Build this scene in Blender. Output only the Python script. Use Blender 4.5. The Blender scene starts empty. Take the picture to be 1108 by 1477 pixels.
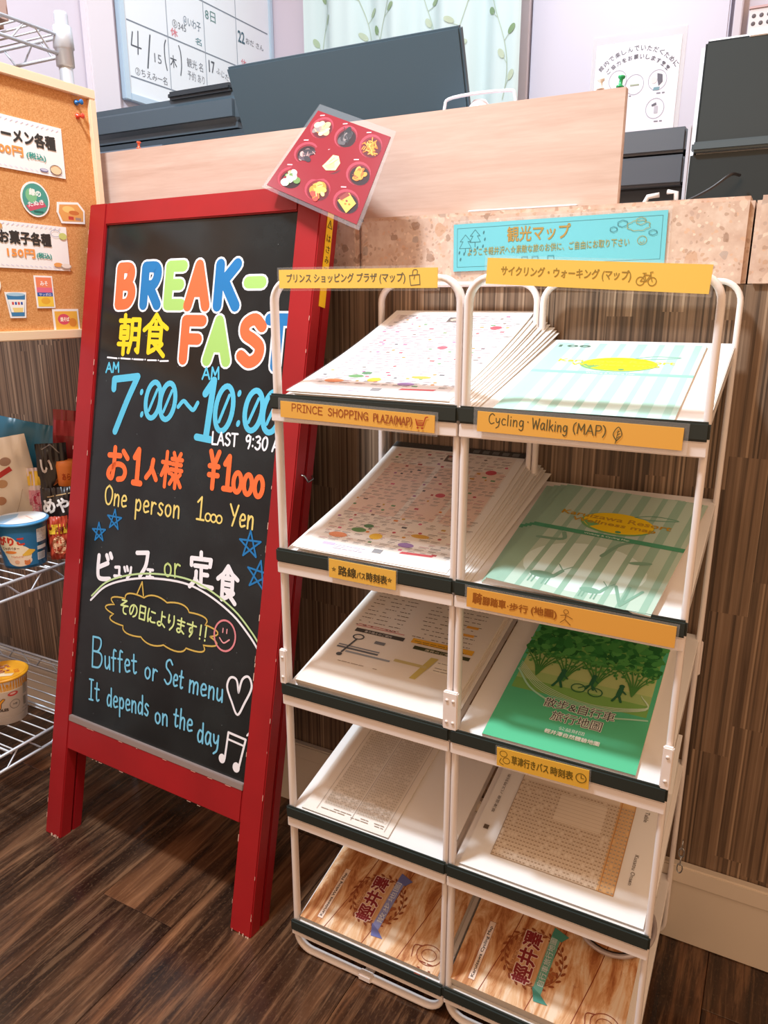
import bpy, bmesh, math, random
from mathutils import Matrix, Vector
random.seed(7)
SC = bpy.context.scene
COL = SC.collection

# ---------------------------------------------------------------- camera
R = [[0.88337624, 0.12562923, -0.4515127], [0.46866451, -0.23679599, 0.85104714], [0.0, -0.9634028, -0.26805791]]
cam = bpy.data.cameras.new('camera')
cam.sensor_fit = 'HORIZONTAL'; cam.sensor_width = 36.0; cam.lens = 36.0 * 1080 / 1108
cam.clip_start = 0.02
camo = bpy.data.objects.new('camera', cam); COL.objects.link(camo)
camo.matrix_world = Matrix(((R[0][0], -R[0][1], -R[0][2], 0), (R[1][0], -R[1][1], -R[1][2], 0),
                            (R[2][0], -R[2][1], -R[2][2], 1.05), (0, 0, 0, 1)))
SC.camera = camo
# ---------------------------------------------------------------- world, lamps, exposure
W = bpy.data.worlds.new('world'); SC.world = W; W.use_nodes = True
bg = W.node_tree.nodes['Background']
bg.inputs[0].default_value = (1.0, 0.62, 0.37, 1); bg.inputs[1].default_value = 0.88
def area(name, loc, target, size, power, col, shape='SQUARE', size_y=None):
    l = bpy.data.lights.new(name, 'AREA'); l.size = size; l.energy = power; l.color = col; l.shape = shape
    if size_y: l.shape = 'RECTANGLE'; l.size_y = size_y
    o = bpy.data.objects.new(name, l); COL.objects.link(o); o.location = loc
    o.rotation_euler = (Vector(target) - Vector(loc)).to_track_quat('-Z', 'Y').to_euler()
    return o
area('ceiling_or_fill_lamp', (-0.80, 0.42, 2.50), (-0.55, 0.85, 0.6), 0.16, 44, (0.78, 0.90, 1.0))
area('ceiling_or_fill_lamp', (0.55, -0.1, 2.50), (-0.1, 0.9, 0.4), 0.30, 3, (1.0, 0.82, 0.64))  # added warm fill for the front, from the unseen right
area('ceiling_or_fill_lamp', (-0.75, 1.85, 2.60), (-0.85, 1.95, 1.2), 0.9, 10, (0.66, 0.80, 1.0))
area('ceiling_or_fill_lamp', (-2.1, 0.55, 2.4), (-1.2, 0.8, 0.3), 0.7, 7, (0.72, 0.88, 1.0))  # added cool light, unseen source, meant to give the left floor a sheen
SC.view_settings.view_transform = 'Standard'
try: SC.view_settings.look = 'None'
except Exception: pass
SC.view_settings.gamma = 1.0; SC.view_settings.exposure = 0.10
SC.view_settings.use_curve_mapping = False

# ---------------------------------------------------------------- helpers
def lin(c):
    if isinstance(c, str):
        c = c.lstrip('#'); c = c if len(c) == 6 else ''.join(x * 2 for x in c); c = [int(c[i:i + 2], 16) / 255 for i in (0, 2, 4)]
        c = [x / 12.92 if x <= .04045 else ((x + .055) / 1.055) ** 2.4 for x in c]
    return (c[0], c[1], c[2], 1)
_M = {}
def mat(name, col='#888888', rough=.5, metal=0.0, spec=.5, emit=0, coat=0, alpha=1):
    key = (name, str(col), rough, metal, coat, alpha)
    if key in _M: return _M[key]
    m = bpy.data.materials.new(name); m.use_nodes = True
    b = m.node_tree.nodes['Principled BSDF']
    b.inputs['Base Color'].default_value = lin(col); b.inputs['Roughness'].default_value = rough
    b.inputs['Metallic'].default_value = metal; b.inputs['Specular IOR Level'].default_value = spec
    b.inputs['Coat Weight'].default_value = coat; b.inputs['Coat Roughness'].default_value = .08
    b.inputs['Alpha'].default_value = alpha
    _M[key] = m; return m
def ink(c, rough=.55): return mat('ink', c, rough, spec=.3)
class NT:
    def __init__(s, m): s.t = m.node_tree; s.n = s.t.nodes; s.l = s.t.links; s.b = s.n['Principled BSDF']
    def add(s, ty, **kw):
        n = s.n.new(ty)
        for k, v in kw.items(): setattr(n, k, v)
        return n
    def link(s, a, b): s.l.new(a, b)
    def math(s, op, a, b=None, c=None):
        n = s.add('ShaderNodeMath', operation=op)
        for i, v in enumerate((a, b, c)):
            if v is None: continue
            if isinstance(v, (int, float)): n.inputs[i].default_value = v
            else: s.link(v, n.inputs[i])
        return n.outputs[0]
    def ramp(s, fac, stops, interp='LINEAR'):
        n = s.add('ShaderNodeValToRGB'); n.color_ramp.interpolation = interp
        el = n.color_ramp.elements
        while len(el) < len(stops): el.new(.5)
        for e, (p, c) in zip(el, stops): e.position = p; e.color = lin(c)
        s.link(fac, n.inputs[0]); return n.outputs[0]
    def mix(s, fac, a, b, mode='MIX'):
        n = s.add('ShaderNodeMix', data_type='RGBA', blend_type=mode)
        for i, v in ((0, fac), (6, a), (7, b)):
            if isinstance(v, (int, float)): n.inputs[i].default_value = v
            elif isinstance(v, (str, tuple)): n.inputs[i].default_value = lin(v)
            else: s.link(v, n.inputs[i])
        return n.outputs[2]
    def coords(s, out='Object', scale=(1, 1, 1), rnd=False):
        tc = s.add('ShaderNodeTexCoord'); mp = s.add('ShaderNodeMapping')
        mp.inputs['Scale'].default_value = scale; v = tc.outputs[out]
        if rnd:
            oi = s.add('ShaderNodeObjectInfo'); a = s.add('ShaderNodeVectorMath', operation='ADD')
            cx = s.add('ShaderNodeCombineXYZ')
            s.link(s.math('MULTIPLY', oi.outputs['Random'], 37.0), cx.inputs[0])
            s.link(s.math('MULTIPLY', oi.outputs['Random'], 71.0), cx.inputs[1])
            s.link(v, a.inputs[0]); s.link(cx.outputs[0], a.inputs[1]); v = a.outputs[0]; s.rand = oi.outputs['Random']
        s.link(v, mp.inputs[0]); return mp.outputs[0]
    def noise(s, vec, scale, detail=4, rough=.55, dist=0):
        n = s.add('ShaderNodeTexNoise'); n.inputs['Scale'].default_value = scale; n.inputs['Detail'].default_value = detail
        n.inputs['Roughness'].default_value = rough; n.inputs['Distortion'].default_value = dist
        s.link(vec, n.inputs['Vector']); return n.outputs[0]
    def bump(s, h, strength=.2, dist=.002):
        n = s.add('ShaderNodeBump'); n.inputs['Strength'].default_value = strength; n.inputs['Distance'].default_value = dist
        s.link(h, n.inputs['Height']); s.link(n.outputs[0], s.b.inputs['Normal'])
def newmat(name, rough=.5, spec=.5):
    m = bpy.data.materials.new(name); m.use_nodes = True; t = NT(m)
    t.b.inputs['Roughness'].default_value = rough; t.b.inputs['Specular IOR Level'].default_value = spec
    return m, t

def link(o, parent=None, kind=None):
    COL.objects.link(o)
    if parent: o.parent = parent
    if kind: o['kind'] = kind
    return o
def mk(name, bm, mats, parent=None, kind=None, smooth=False, M=None):
    me = bpy.data.meshes.new(name); bm.to_mesh(me); bm.free()
    for m in (mats if isinstance(mats, (list, tuple)) else [mats]): me.materials.append(m)
    if smooth:
        for p in me.polygons: p.use_smooth = True
    o = bpy.data.objects.new(name, me)
    if M is not None: o.matrix_local = M
    return link(o, parent, kind)
def tag(o, label, cat, group=None):
    o['label'] = label; o['category'] = cat
    if group: o['group'] = group
    return o
def thing(name, label, cat, M=None, group=None):
    o = bpy.data.objects.new(name, None); o.empty_display_size = .02
    if M is not None: o.matrix_world = M if isinstance(M, Matrix) else Matrix.Translation(M)
    link(o); return tag(o, label, cat, group)
def copy_tree(o, parent=None):
    c = o.copy(); COL.objects.link(c)
    if parent: c.parent = parent
    for ch in list(o.children): copy_tree(ch, c)
    return c
def frame(o, u, v):
    """matrix whose local X runs along u and local Y along v, Z is the outward normal"""
    u = Vector(u).normalized(); v = Vector(v); n = u.cross(v).normalized(); v = n.cross(u)
    return Matrix(((u.x, v.x, n.x, o[0]), (u.y, v.y, n.y, o[1]), (u.z, v.z, n.z, o[2]), (0, 0, 0, 1)))
def box(bm, lo, hi, bev=0, mi=0, M=None, seg=2):
    b = bmesh.new(); bmesh.ops.create_cube(b, size=1)
    for v in b.verts: v.co = Vector([lo[i] + (v.co[i] + .5) * (hi[i] - lo[i]) for i in range(3)])
    if bev: bmesh.ops.bevel(b, geom=b.edges[:], offset=bev, segments=seg, affect='EDGES')
    if M is not None: bmesh.ops.transform(b, matrix=M, verts=b.verts[:])
    merge(bm, b, mi)
def merge(bm, b, mi=0):
    vs = [bm.verts.new(v.co) for v in b.verts]
    for v in b.verts: v.index = v.index
    b.verts.index_update()
    for f in b.faces:
        try: g = bm.faces.new([vs[v.index] for v in f.verts]); g.material_index = mi
        except ValueError: pass
    b.free()
def bx(name, lo, hi, m, parent=None, bev=0, kind=None, M=None):
    bm = bmesh.new(); box(bm, lo, hi, bev); return mk(name, bm, m, parent, kind, M=M)
def tube(bm, pts, r, seg=8, mi=0, closed=False, cap=True):
    pts = [Vector(p) for p in pts]; rings = []; n = len(pts); up = None
    for i, p in enumerate(pts):
        a = pts[i - 1] if (i or closed) else p; c = pts[(i + 1) % n] if (i < n - 1 or closed) else p
        t = (c - a).normalized()
        if up is None: up = Vector((0, 0, 1)) if abs(t.z) < .9 else Vector((1, 0, 0))
        s = t.cross(up).normalized(); w = s.cross(t).normalized(); up = w
        rr = r[i] if isinstance(r, (list, tuple)) else r
        rings.append([bm.verts.new(p + (s * math.cos(k * 2 * math.pi / seg) + w * math.sin(k * 2 * math.pi / seg)) * rr) for k in range(seg)])
    for i in range(n if closed else n - 1):
        A = rings[i]; B = rings[(i + 1) % n]
        for k in range(seg):
            f = bm.faces.new((A[k], A[(k + 1) % seg], B[(k + 1) % seg], B[k])); f.smooth = True; f.material_index = mi
    if cap and not closed:
        bm.faces.new(rings[0][::-1]).material_index = mi; bm.faces.new(rings[-1]).material_index = mi
def lathe(bm, prof, seg=40, mi=0, M=None):
    b = bmesh.new(); rings = []
    for r, z in prof:
        rings.append([b.verts.new((r * math.cos(k * 2 * math.pi / seg), r * math.sin(k * 2 * math.pi / seg), z)) for k in range(seg)] if r > 1e-6 else [b.verts.new((0, 0, z))])
    for A, B in zip(rings, rings[1:]):
        for k in range(seg):
            a, c = A[k % len(A)], A[(k + 1) % len(A)]; d, e = B[(k + 1) % len(B)], B[k % len(B)]
            vs = []
            for v in (a, c, d, e):
                if v not in vs: vs.append(v)
            if len(vs) > 2: b.faces.new(vs)
    if M is not None: bmesh.ops.transform(b, matrix=M, verts=b.verts[:])
    n0 = len(bm.faces); merge(bm, b, mi); bm.faces.ensure_lookup_table()
    for f in bm.faces[n0:]: f.smooth = True

def catmull(pts, n=5):
    P = [Vector(p) for p in pts]
    if len(P) < 3: return P
    out = []
    for i in range(len(P) - 1):
        p0 = P[i - 1] if i else P[0] * 2 - P[1]; p1 = P[i]; p2 = P[i + 1]; p3 = P[i + 2] if i + 2 < len(P) else P[i + 1] * 2 - P[i]
        for k in range(n):
            t = k / n
            out.append(.5 * ((2 * p1) + (p2 - p0) * t + (2 * p0 - 5 * p1 + 4 * p2 - p3) * t * t + (3 * p1 - p0 - 3 * p2 + p3) * t ** 3))
    out.append(P[-1]); return out

_font_cache = {}
def font_mesh(s):
    if s in _font_cache: return _font_cache[s]
    c = bpy.data.curves.new('t', 'FONT'); c.body = s; c.resolution_u = 2
    o = bpy.data.objects.new('t', c); COL.objects.link(o)
    dg = bpy.context.evaluated_depsgraph_get(); e = o.evaluated_get(dg); me = e.to_mesh()
    vs = [(v.co.x, v.co.y) for v in me.vertices]; fs = [tuple(p.vertices) for p in me.polygons]
    e.to_mesh_clear(); bpy.data.objects.remove(o); bpy.data.curves.remove(c)
    _font_cache[s] = (vs, fs); return vs, fs

# single-stroke hand lettering: box 0..10 high, 's' sharp segments, 'c' curve
G = {
 'A': (7, 's0 0 3.5 10 7 0;s1.3 3.6 5.8 3.6'), 'B': (6.5, 's.6 0 .6 10;c.6 10 4.6 9.8 5.2 7.8 3.6 5.6 .6 5.3;c.6 5.3 5 5 6 2.8 4.4 .4 .6 0'),
 'C': (6, 'c6 8.6 3.6 10 .9 7.6 .6 3 2.8 .2 6 1.4'), 'E': (5.6, 's5.6 10 .5 10 .5 0 5.8 0;s.5 5.2 4.8 5.2'), 'F': (5.6, 's5.8 10 .6 10 .6 0;s.6 5.3 4.8 5.3'),
 'G': (6.2, 'c6 8.4 3.6 10 .8 7.6 .6 3 3 .1 6 1.6;s3.4 4.4 6 4.4 6 0'), 'H': (6.2, 's.4 0 .4 10;s5.8 0 5.8 10;s.4 5 5.8 5'), 'I': (3.4, 's0 10 3.4 10;s1.7 10 1.7 0;s0 0 3.4 0'),
 'K': (6.4, 's.5 0 .5 10;s6 10 .6 4.6;s2.2 6 6.4 0'), 'L': (5, 's.4 10 .4 0 5 0'), 'M': (7.4, 's.2 0 .8 10 3.7 3.5 6.6 10 7.2 0'), 'N': (6, 's.4 0 .4 10 5.6 0 5.6 10'),
 'O': (6.8, 'c3.4 10 .8 7.8 .4 4 2 .4 4.6 .2 6.4 3.4 6.2 7.6 3.4 10'), 'P': (5.8, 's.6 0 .6 10;c.6 10 4.6 9.9 5.6 7.4 4.2 5 .6 4.6'), 'R': (6.2, 's.6 0 .6 10;c.6 10 4.8 9.8 5.4 7.4 3.8 5.2 .6 5;s2.4 5 6 0'),
 'S': (5.6, 'c5.4 8.4 3.4 10 1 8.8 1 6.6 3.4 5.2 5.2 3.6 4.8 1.2 2.6 0 .3 1.4'), 'T': (6.6, 's0 10 6.6 10;s3.3 10 3.3 0'), 'W': (8, 's0 10 1.8 0 4 8 6.2 0 8 10'), 'Y': (6.4, 's0 10 3.2 5;s6.4 10 2.6 0'), 'Z': (5.6, 's.2 10 5.4 10 .2 0 5.6 0'),
 'a': (5, 'c4.4 5.6 2.2 6.4 .4 3.6 1.2 .4 3.2 1 4.4 4.4;c4.5 6 4.3 2.4 5.2 0'), 'c': (4.4, 'c4.2 5.4 2 6.2 .4 3.4 1.6 .4 4.4 .8'), 'd': (5, 'c4.4 5.2 2 6.2 .4 3.2 1.4 .3 3.6 1.2 4.4 4;s4.5 10 4.5 0'),
 'e': (4.8, 'c.6 3.2 4.2 3.8 3.8 5.8 1.8 6 .5 3.4 1.6 .4 4.6 1'), 'f': (4, 'c3.8 9.4 2.2 9.8 1.6 7 1.4 -.4;s0 5.8 3.6 5.8'), 'g': (5, 'c4.4 5.6 2 6.2 .5 3.6 1.6 1 3.6 1.6 4.4 5.2;c4.5 6 4.4 -1.4 2.6 -3.2 .6 -2.2'),
 'h': (4.8, 's.6 10 .6 0;c.6 3.6 2.2 5.8 4 5 4.2 0'), 'i': (1.6, 's.8 6 .8 0;s.8 8.4 .8 8.7'), 'k': (4.6, 's.5 10 .5 0;s4.2 5.8 .6 2.6;s1.8 3.6 4.6 0'), 'l': (1.6, 's.8 10 .8 0'),
 'm': (7.6, 's.5 6 .5 0;c.5 3.6 2 5.8 3.6 5 3.7 0;c3.7 3.6 5.2 5.8 6.9 5 7 0'), 'n': (4.8, 's.5 6 .5 0;c.5 3.4 2.2 5.8 4 5 4.2 0'), 'o': (4.8, 'c2.4 6 .6 4.6 .6 1.6 2.4 .1 4.2 1.6 4.2 4.6 2.4 6'),
 'p': (4.8, 's.6 6 .6 -4;c.6 4 2.6 6.2 4.4 4 3.6 .8 .7 1'), 'r': (4, 's.6 6 .6 0;c.6 3.4 2 5.8 3.8 5.4'), 's': (4, 'c3.8 5.4 2 6.2 .8 4.8 2.2 3.2 3.6 2 2.4 .1 .3 .9'), 't': (3.8, 'c1.8 9 1.6 2 2.4 .2 3.8 .9;s0 6 3.8 6'),
 'u': (4.8, 'c.5 6 .6 1.4 2.2 .2 4.2 2.4;s4.3 6 4.5 0'), 'y': (4.8, 'c.5 6 .9 2.8 2.4 2 4.2 4;c4.4 6 3.6 -1 .8 -3.4'), 'C.': (6, ''), 'y.': (4, ''),
 '0': (6, 'c3 10 .8 7.6 .6 3 2.4 .1 4.4 1.4 5.4 5 4.8 8.8 3 10'), '1': (3.6, 's.2 7.6 1.9 10 1.9 0;s.2 0 3.6 0'), '3': (5.2, 'c.5 9.2 3 10 4.6 8 2 5.4;c2 5.4 4.8 4.6 4.4 1.2 2.2 0 .2 1.2'), '7': (6.4, 's0 7 0 9.6 6.4 9.8;c6.4 9.8 4 5 2.6 -2'), '9': (5, 'c4.6 8.4 2.6 10 .6 8 1.4 5.4 4 6.2 4.8 9;c4.8 9 4.6 4 3.4 0'),
 '(': (3, 'c3 10.6 1 8 .8 3 2.6 -1'), ')': (3, 'c0 10.6 2 8 2.2 3 .4 -1'), ':': (2, 's1 7.2 1 7.6;s1 2 1 2.4'), '-': (4, 's.4 5 3.6 5'), '~': (7, 'c0 3.8 1.6 6.4 3.4 5 5 3.4 7 5.8'), '!': (2, 's1 10 1 3;s1 .4 1 .8'), '.': (1.6, 's.8 .4 .8 .6'), ' ': (4, ''), '\u00b7': (2.4, 's1.2 4.6 1.2 5'),
 '朝': (10, 's.4 8.7 4.8 8.7;s2.6 10.2 2.6 7;s1 7 4.2 7 4.2 4 1 4 1 7;s1 5.5 4.2 5.5;s.2 2.3 5 2.3;s2.6 4 2.6 -.4;c6 9 6 4 5 .2;s6 9 9.3 9 9.3 .3 8.4 .9;s6 6.4 9.3 6.4;s6 3.8 9.3 3.8'),
 '食': (10, 's5 10.4 2.8 8 0 6.3;s5 10.4 7.2 8.2 10 6.8;s5 8.4 5 7.2;s2.5 6.8 7.5 6.8 7.5 3.2 2.5 3.2;s2.5 5 7.5 5;s2.5 6.8 2.5 .3 5 1.2;s4.5 3 9.2 -.4;s8.2 2.6 6.4 1.5'),
 'お': (10, 's.5 7.5 6 7.7;c3.2 10 3.1 4 2.4 .4 .6 1.2 1.3 3.2 4.5 4.9 7.6 4.6 8.9 2.8 8 .8 5.6 .2;s7.4 9.2 9.6 7.2'), '人': (9, 'c4.8 9.5 3.8 4.4 0 0;s4 5.6 8.8 0'),
 '様': (10, 's0 7 4.2 7;s2.1 10.2 2.1 -.3;s2 6.6 0 3;s2.2 6.4 4 4;s5.6 10.2 6.3 9;s9.1 10.2 8.3 9;s4.8 8.4 10 8.4;s5.2 6.9 9.7 6.9;s4.6 5.2 10.2 5.2;s7.4 8.4 7.4 -.2;s5.2 3.8 6.5 3.2 4.6 .8;s9.6 4 8.2 2.9;s7.8 3.2 10.2 .4'),
 '¥': (8, 's.8 10.2 4 6 7.4 10.2;s.6 6 7.6 6;s.6 3.4 7.6 3.4;s4 6 4 -.4'),
 'ビ': (10, 'c2 9.2 1.6 5 1.8 1.6 3.6 .6 8.6 1;s2 4.8 7.4 6.8;s6.6 9.6 7.4 8.2;s8.7 10.4 9.5 9'), 'ュ': (7, 's1 5 5.2 5.2 4.8 .8;s0 .8 6.8 .8'), 'ッ': (7, 's.6 5 1.5 3.4;s2.9 5.4 3.7 3.8;c6.4 5.2 5.6 2.4 3 .4'), 'フ': (9, 's.4 8.6 8.4 9.2;c8.4 9.2 7 4.2 3 0'), 'ェ': (7, 's.8 4.8 6.2 5;s3.6 5 3.4 .8;s.2 .8 6.8 .9'),
 '定': (10, 's5 10.6 5 9;s.8 6.5 .8 8.6 9.4 8.6 9 6.6;s2.3 6.4 7.8 6.4;s5.2 6.4 5.2 1.4;s5.2 3.9 8 3.9;c3 4.6 2.6 2 .2 -.2;c2.6 2.4 5 .6 10.2 .2'),
 'そ': (9, 's1.8 9.2 7 9.4 1 5.4 8.8 6;c7 5.8 4.4 4.6 4 2.2 5.2 .6 7.6 .4'), 'の': (9, 'c4.8 8 3.9 4 2.1 1.4 .6 3.6 1.6 6.8 4.6 8.3 7.6 7.2 8.4 4.4 7.2 1.6 4.8 .3'), '日': (7.6, 's1 9.4 6.8 9.4 6.8 .6 1 .6 1 9.4;s1 5 6.8 5'),
 'に': (9, 'c1.4 9.3 .8 5 1.3 .5 2.4 2.6;s4.2 7.8 8.2 7.6;c4 3.8 3.9 1.7 5.4 1 8.8 1.3'), 'よ': (9, 's4.8 7.2 8.2 7.2;c4.6 10 4.7 3 4.2 1 2.2 .4 .8 1.8 2.4 3 4.8 2.6 8.6 .5'), 'り': (8, 'c1.6 9.6 1.3 6 1.9 4.4 2.9 6;c6.6 9.8 7 6 6.2 3 3.4 0'),
 'ま': (9, 's1 8 8.2 8;s1.4 5.6 7.8 5.6;c4.6 10 4.7 3 4.2 .8 2.2 .4 1 1.8 2.4 2.9 4.6 2.5 8.2 .5'), 'す': (9.4, 's.3 7.8 9.2 7.8;c5.4 10 5.5 5 4.9 3.2 3.3 3.3 3.1 5.2 4.7 6 5.7 5 5.7 3 3.6 0'),
}
def parse(spec):
    out = []
    for st in spec.split(';'):
        if not st: continue
        nums = [float(a) for a in st[1:].split()]
        out.append((st[0], list(zip(nums[::2], nums[1::2]))))
    return out

class Print:
    """flat print: thin shapes laid on a face, local x right, y up, z towards the viewer"""
    def __init__(s, z=.0004, warp=None, step=1.2e-5):
        s.v = []; s.f = []; s.fm = []; s.mats = []; s.z = z; s.z0 = z; s.warp = warp; s.step = step
    def mi(s, c):
        m = ink(c) if isinstance(c, str) else c
        if m not in s.mats: s.mats.append(m)
        return s.mats.index(m)
    def poly(s, pts, c):
        i = len(s.v); s.z += s.step; s.v += [(p[0], p[1], s.z) for p in pts]
        s.f.append(tuple(range(i, i + len(pts)))); s.fm.append(s.mi(c))
    def rect(s, x, y, w, h, c, rot=0, sub=1):
        k = s.mi(c); s.z += s.step; ca, sa = math.cos(rot), math.sin(rot); i = len(s.v)
        n = sub
        for b in range(2 if n == 1 else n + 1):
            for a in range(n + 1):
                px = w * a / n; py = h * b / (1 if n == 1 else n)
                s.v.append((x + px * ca - py * sa, y + px * sa + py * ca, s.z))
        for b in range(1 if n == 1 else n):
            for a in range(n):
                j = i + b * (n + 1) + a; s.f.append((j, j + 1, j + n + 2, j + n + 1)); s.fm.append(k)
    def frame(s, x, y, w, h, t, c):
        s.rect(x, y, w, t, c); s.rect(x, y + h - t, w, t, c); s.rect(x, y, t, h, c); s.rect(x + w - t, y, t, h, c)
    def ellipse(s, x, y, rx, ry, c, rot=0, n=28):
        s.poly([(x + rx * math.cos(a) * math.cos(rot) - ry * math.sin(a) * math.sin(rot), y + rx * math.cos(a) * math.sin(rot) + ry * math.sin(a) * math.cos(rot)) for a in [2 * math.pi * k / n for k in range(n)]], c)
    def strip(s, pts, w, c, cap=True):
        pts = [Vector((p[0], p[1])) for p in pts]; k = s.mi(c); s.z += s.step; h = w / 2
        P = [pts[0]]
        for p in pts[1:]:
            if (p - P[-1]).length > 1e-6: P.append(p)
        if len(P) < 2: s.ellipse(P[0].x, P[0].y, h, h, c, n=10); return
        L = []; Rr = []
        for i, p in enumerate(P):
            a = P[max(i - 1, 0)]; b = P[min(i + 1, len(P) - 1)]; t = (b - a).normalized(); n = Vector((-t.y, t.x)) * h
            L.append(p + n); Rr.append(p - n)
        i0 = len(s.v); n = len(P)
        s.v += [(q.x, q.y, s.z) for q in L] + [(q.x, q.y, s.z) for q in Rr]
        for i in range(n - 1): s.f.append((i0 + n + i, i0 + n + i + 1, i0 + i + 1, i0 + i)); s.fm.append(k)
        if cap:
            for (p, t) in ((P[0], (P[0] - P[1]).normalized()), (P[-1], (P[-1] - P[-2]).normalized())):
                a0 = math.atan2(t.y, t.x); i = len(s.v)
                s.v += [(p.x + h * math.cos(a0 + a), p.y + h * math.sin(a0 + a), s.z) for a in [-math.pi / 2 + math.pi * q / 6 for q in range(7)]]
                s.f.append(tuple(range(i, i + 7))); s.fm.append(k)
    def line(s, pts, w, c, curve=True, closed=False):
        if closed: pts = list(pts) + [pts[0]]
        if curve: s.strip(catmull([(p[0], p[1]) for p in pts]), w, c)
        else:
            for a, b in zip(pts, pts[1:]): s.strip([a, b], w, c)
    def ring(s, x, y, rx, ry, w, c, n=28, rot=0):
        P = [(x + rx * math.cos(a) * math.cos(rot) - ry * math.sin(a) * math.sin(rot), y + rx * math.cos(a) * math.sin(rot) + ry * math.sin(a) * math.cos(rot)) for a in [2 * math.pi * k / n for k in range(n + 1)]]
        s.strip(P, w, c, cap=False)
    def glyph(s, g, x, y, sx, sy, w, c, slant=0, rot=0):
        ca, sa = math.cos(rot), math.sin(rot)
        for kind, pts in parse(G[g][1]):
            q = [(px * sx + py * sy * slant, py * sy) for px, py in pts]
            q = [(x + a * ca - b * sa, y + a * sa + b * ca) for a, b in q]
            s.line(q, w, c, curve=(kind == 'c'))
    def hand(s, txt, x0, y0, x1, y1, h, w, c, slant=0):
        """stroke lettering from baseline point (x0,y0) to (x1,y1), cap height h"""
        tot = sum(G[g][0] + 1.6 for g in txt) - 1.6; L = math.hypot(x1 - x0, y1 - y0); rot = math.atan2(y1 - y0, x1 - x0); sx = L / tot; cx = 0
        for g in txt:
            s.glyph(g, x0 + cx * math.cos(rot), y0 + cx * math.sin(rot), sx, h / 10, w, c, slant, rot); cx += (G[g][0] + 1.6) * sx
    def text(s, t, x, y, w, h, c, rot=0, bold=0, slant=0):
        vs, fs = font_mesh(t); mx0 = min(v[0] for v in vs); mx1 = max(v[0] for v in vs); my0 = min(v[1] for v in vs); my1 = max(v[1] for v in vs)
        ca, sa = math.cos(rot), math.sin(rot); k = s.mi(c); sy = h / (my1 - my0); sx = (w / (mx1 - mx0)) if w else sy
        offs = [(0, 0)] + ([(bold, 0), (-bold, 0), (0, bold), (0, -bold), (bold * .7, bold * .7), (-bold * .7, bold * .7), (bold * .7, -bold * .7), (-bold * .7, -bold * .7)] if bold else [])
        for ox, oy in offs:
            s.z += s.step; i0 = len(s.v)
            for vx, vy in vs:
                a = (vx - mx0) * sx + ox; b = (vy - my0) * sy + oy; a += b * slant
                s.v.append((x + a * ca - b * sa, y + a * sa + b * ca, s.z))
            for f in fs: s.f.append(tuple(i0 + q for q in f)); s.fm.append(k)
    def dashes(s, x, y, w, rows, pitch, th, c, rnd=random, fill=.8, seg=(.004, .014), vert=False):
        st = s.step; s.z += st; s.step = 0
        for r in range(rows):
            cx = 0
            while cx < w:
                L = min(rnd.uniform(*seg), w - cx)
                if rnd.random() < fill:
                    if vert: s.rect(x + r * pitch, y + cx, th, L, c)
                    else: s.rect(x + cx, y - r * pitch, L, th, c)
                cx += L + th * rnd.uniform(.6, 1.6)
        s.step = st
    def build(s, name, parent, M=None, maxlen=0):
        z0 = s.z0; rg = max(p[2] for p in s.v) - z0 if s.v else 0; k = min(1, .0009 / rg) if rg > 0 else 1
        s.v = [(p[0], p[1], z0 + (p[2] - z0) * k) for p in s.v]
        if s.warp is not None and maxlen:
            b = bmesh.new(); vs = [b.verts.new(p) for p in s.v]
            for f, k_ in zip(s.f, s.fm):
                try: b.faces.new([vs[i] for i in f]).material_index = k_
                except ValueError: pass
            bmesh.ops.triangulate(b, faces=b.faces[:])
            for _ in range(5):
                lo = [e for e in b.edges if e.calc_length() > maxlen]
                if not lo: break
                bmesh.ops.subdivide_edges(b, edges=lo, cuts=1); bmesh.ops.triangulate(b, faces=b.faces[:])
            b.verts.index_update(); s.v = [tuple(q.co) for q in b.verts]; s.f = [tuple(q.index for q in f.verts) for f in b.faces]; s.fm = [f.material_index for f in b.faces]; b.free()
        v = s.v if s.warp is None else [tuple(s.warp(*p)) for p in s.v]
        me = bpy.data.meshes.new(name); me.from_pydata(v, [], s.f)
        for m in s.mats: me.materials.append(m)
        me.polygons.foreach_set('material_index', s.fm); me.update()
        o = bpy.data.objects.new(name, me)
        if M is not None: o.matrix_local = M
        return link(o, parent)

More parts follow.
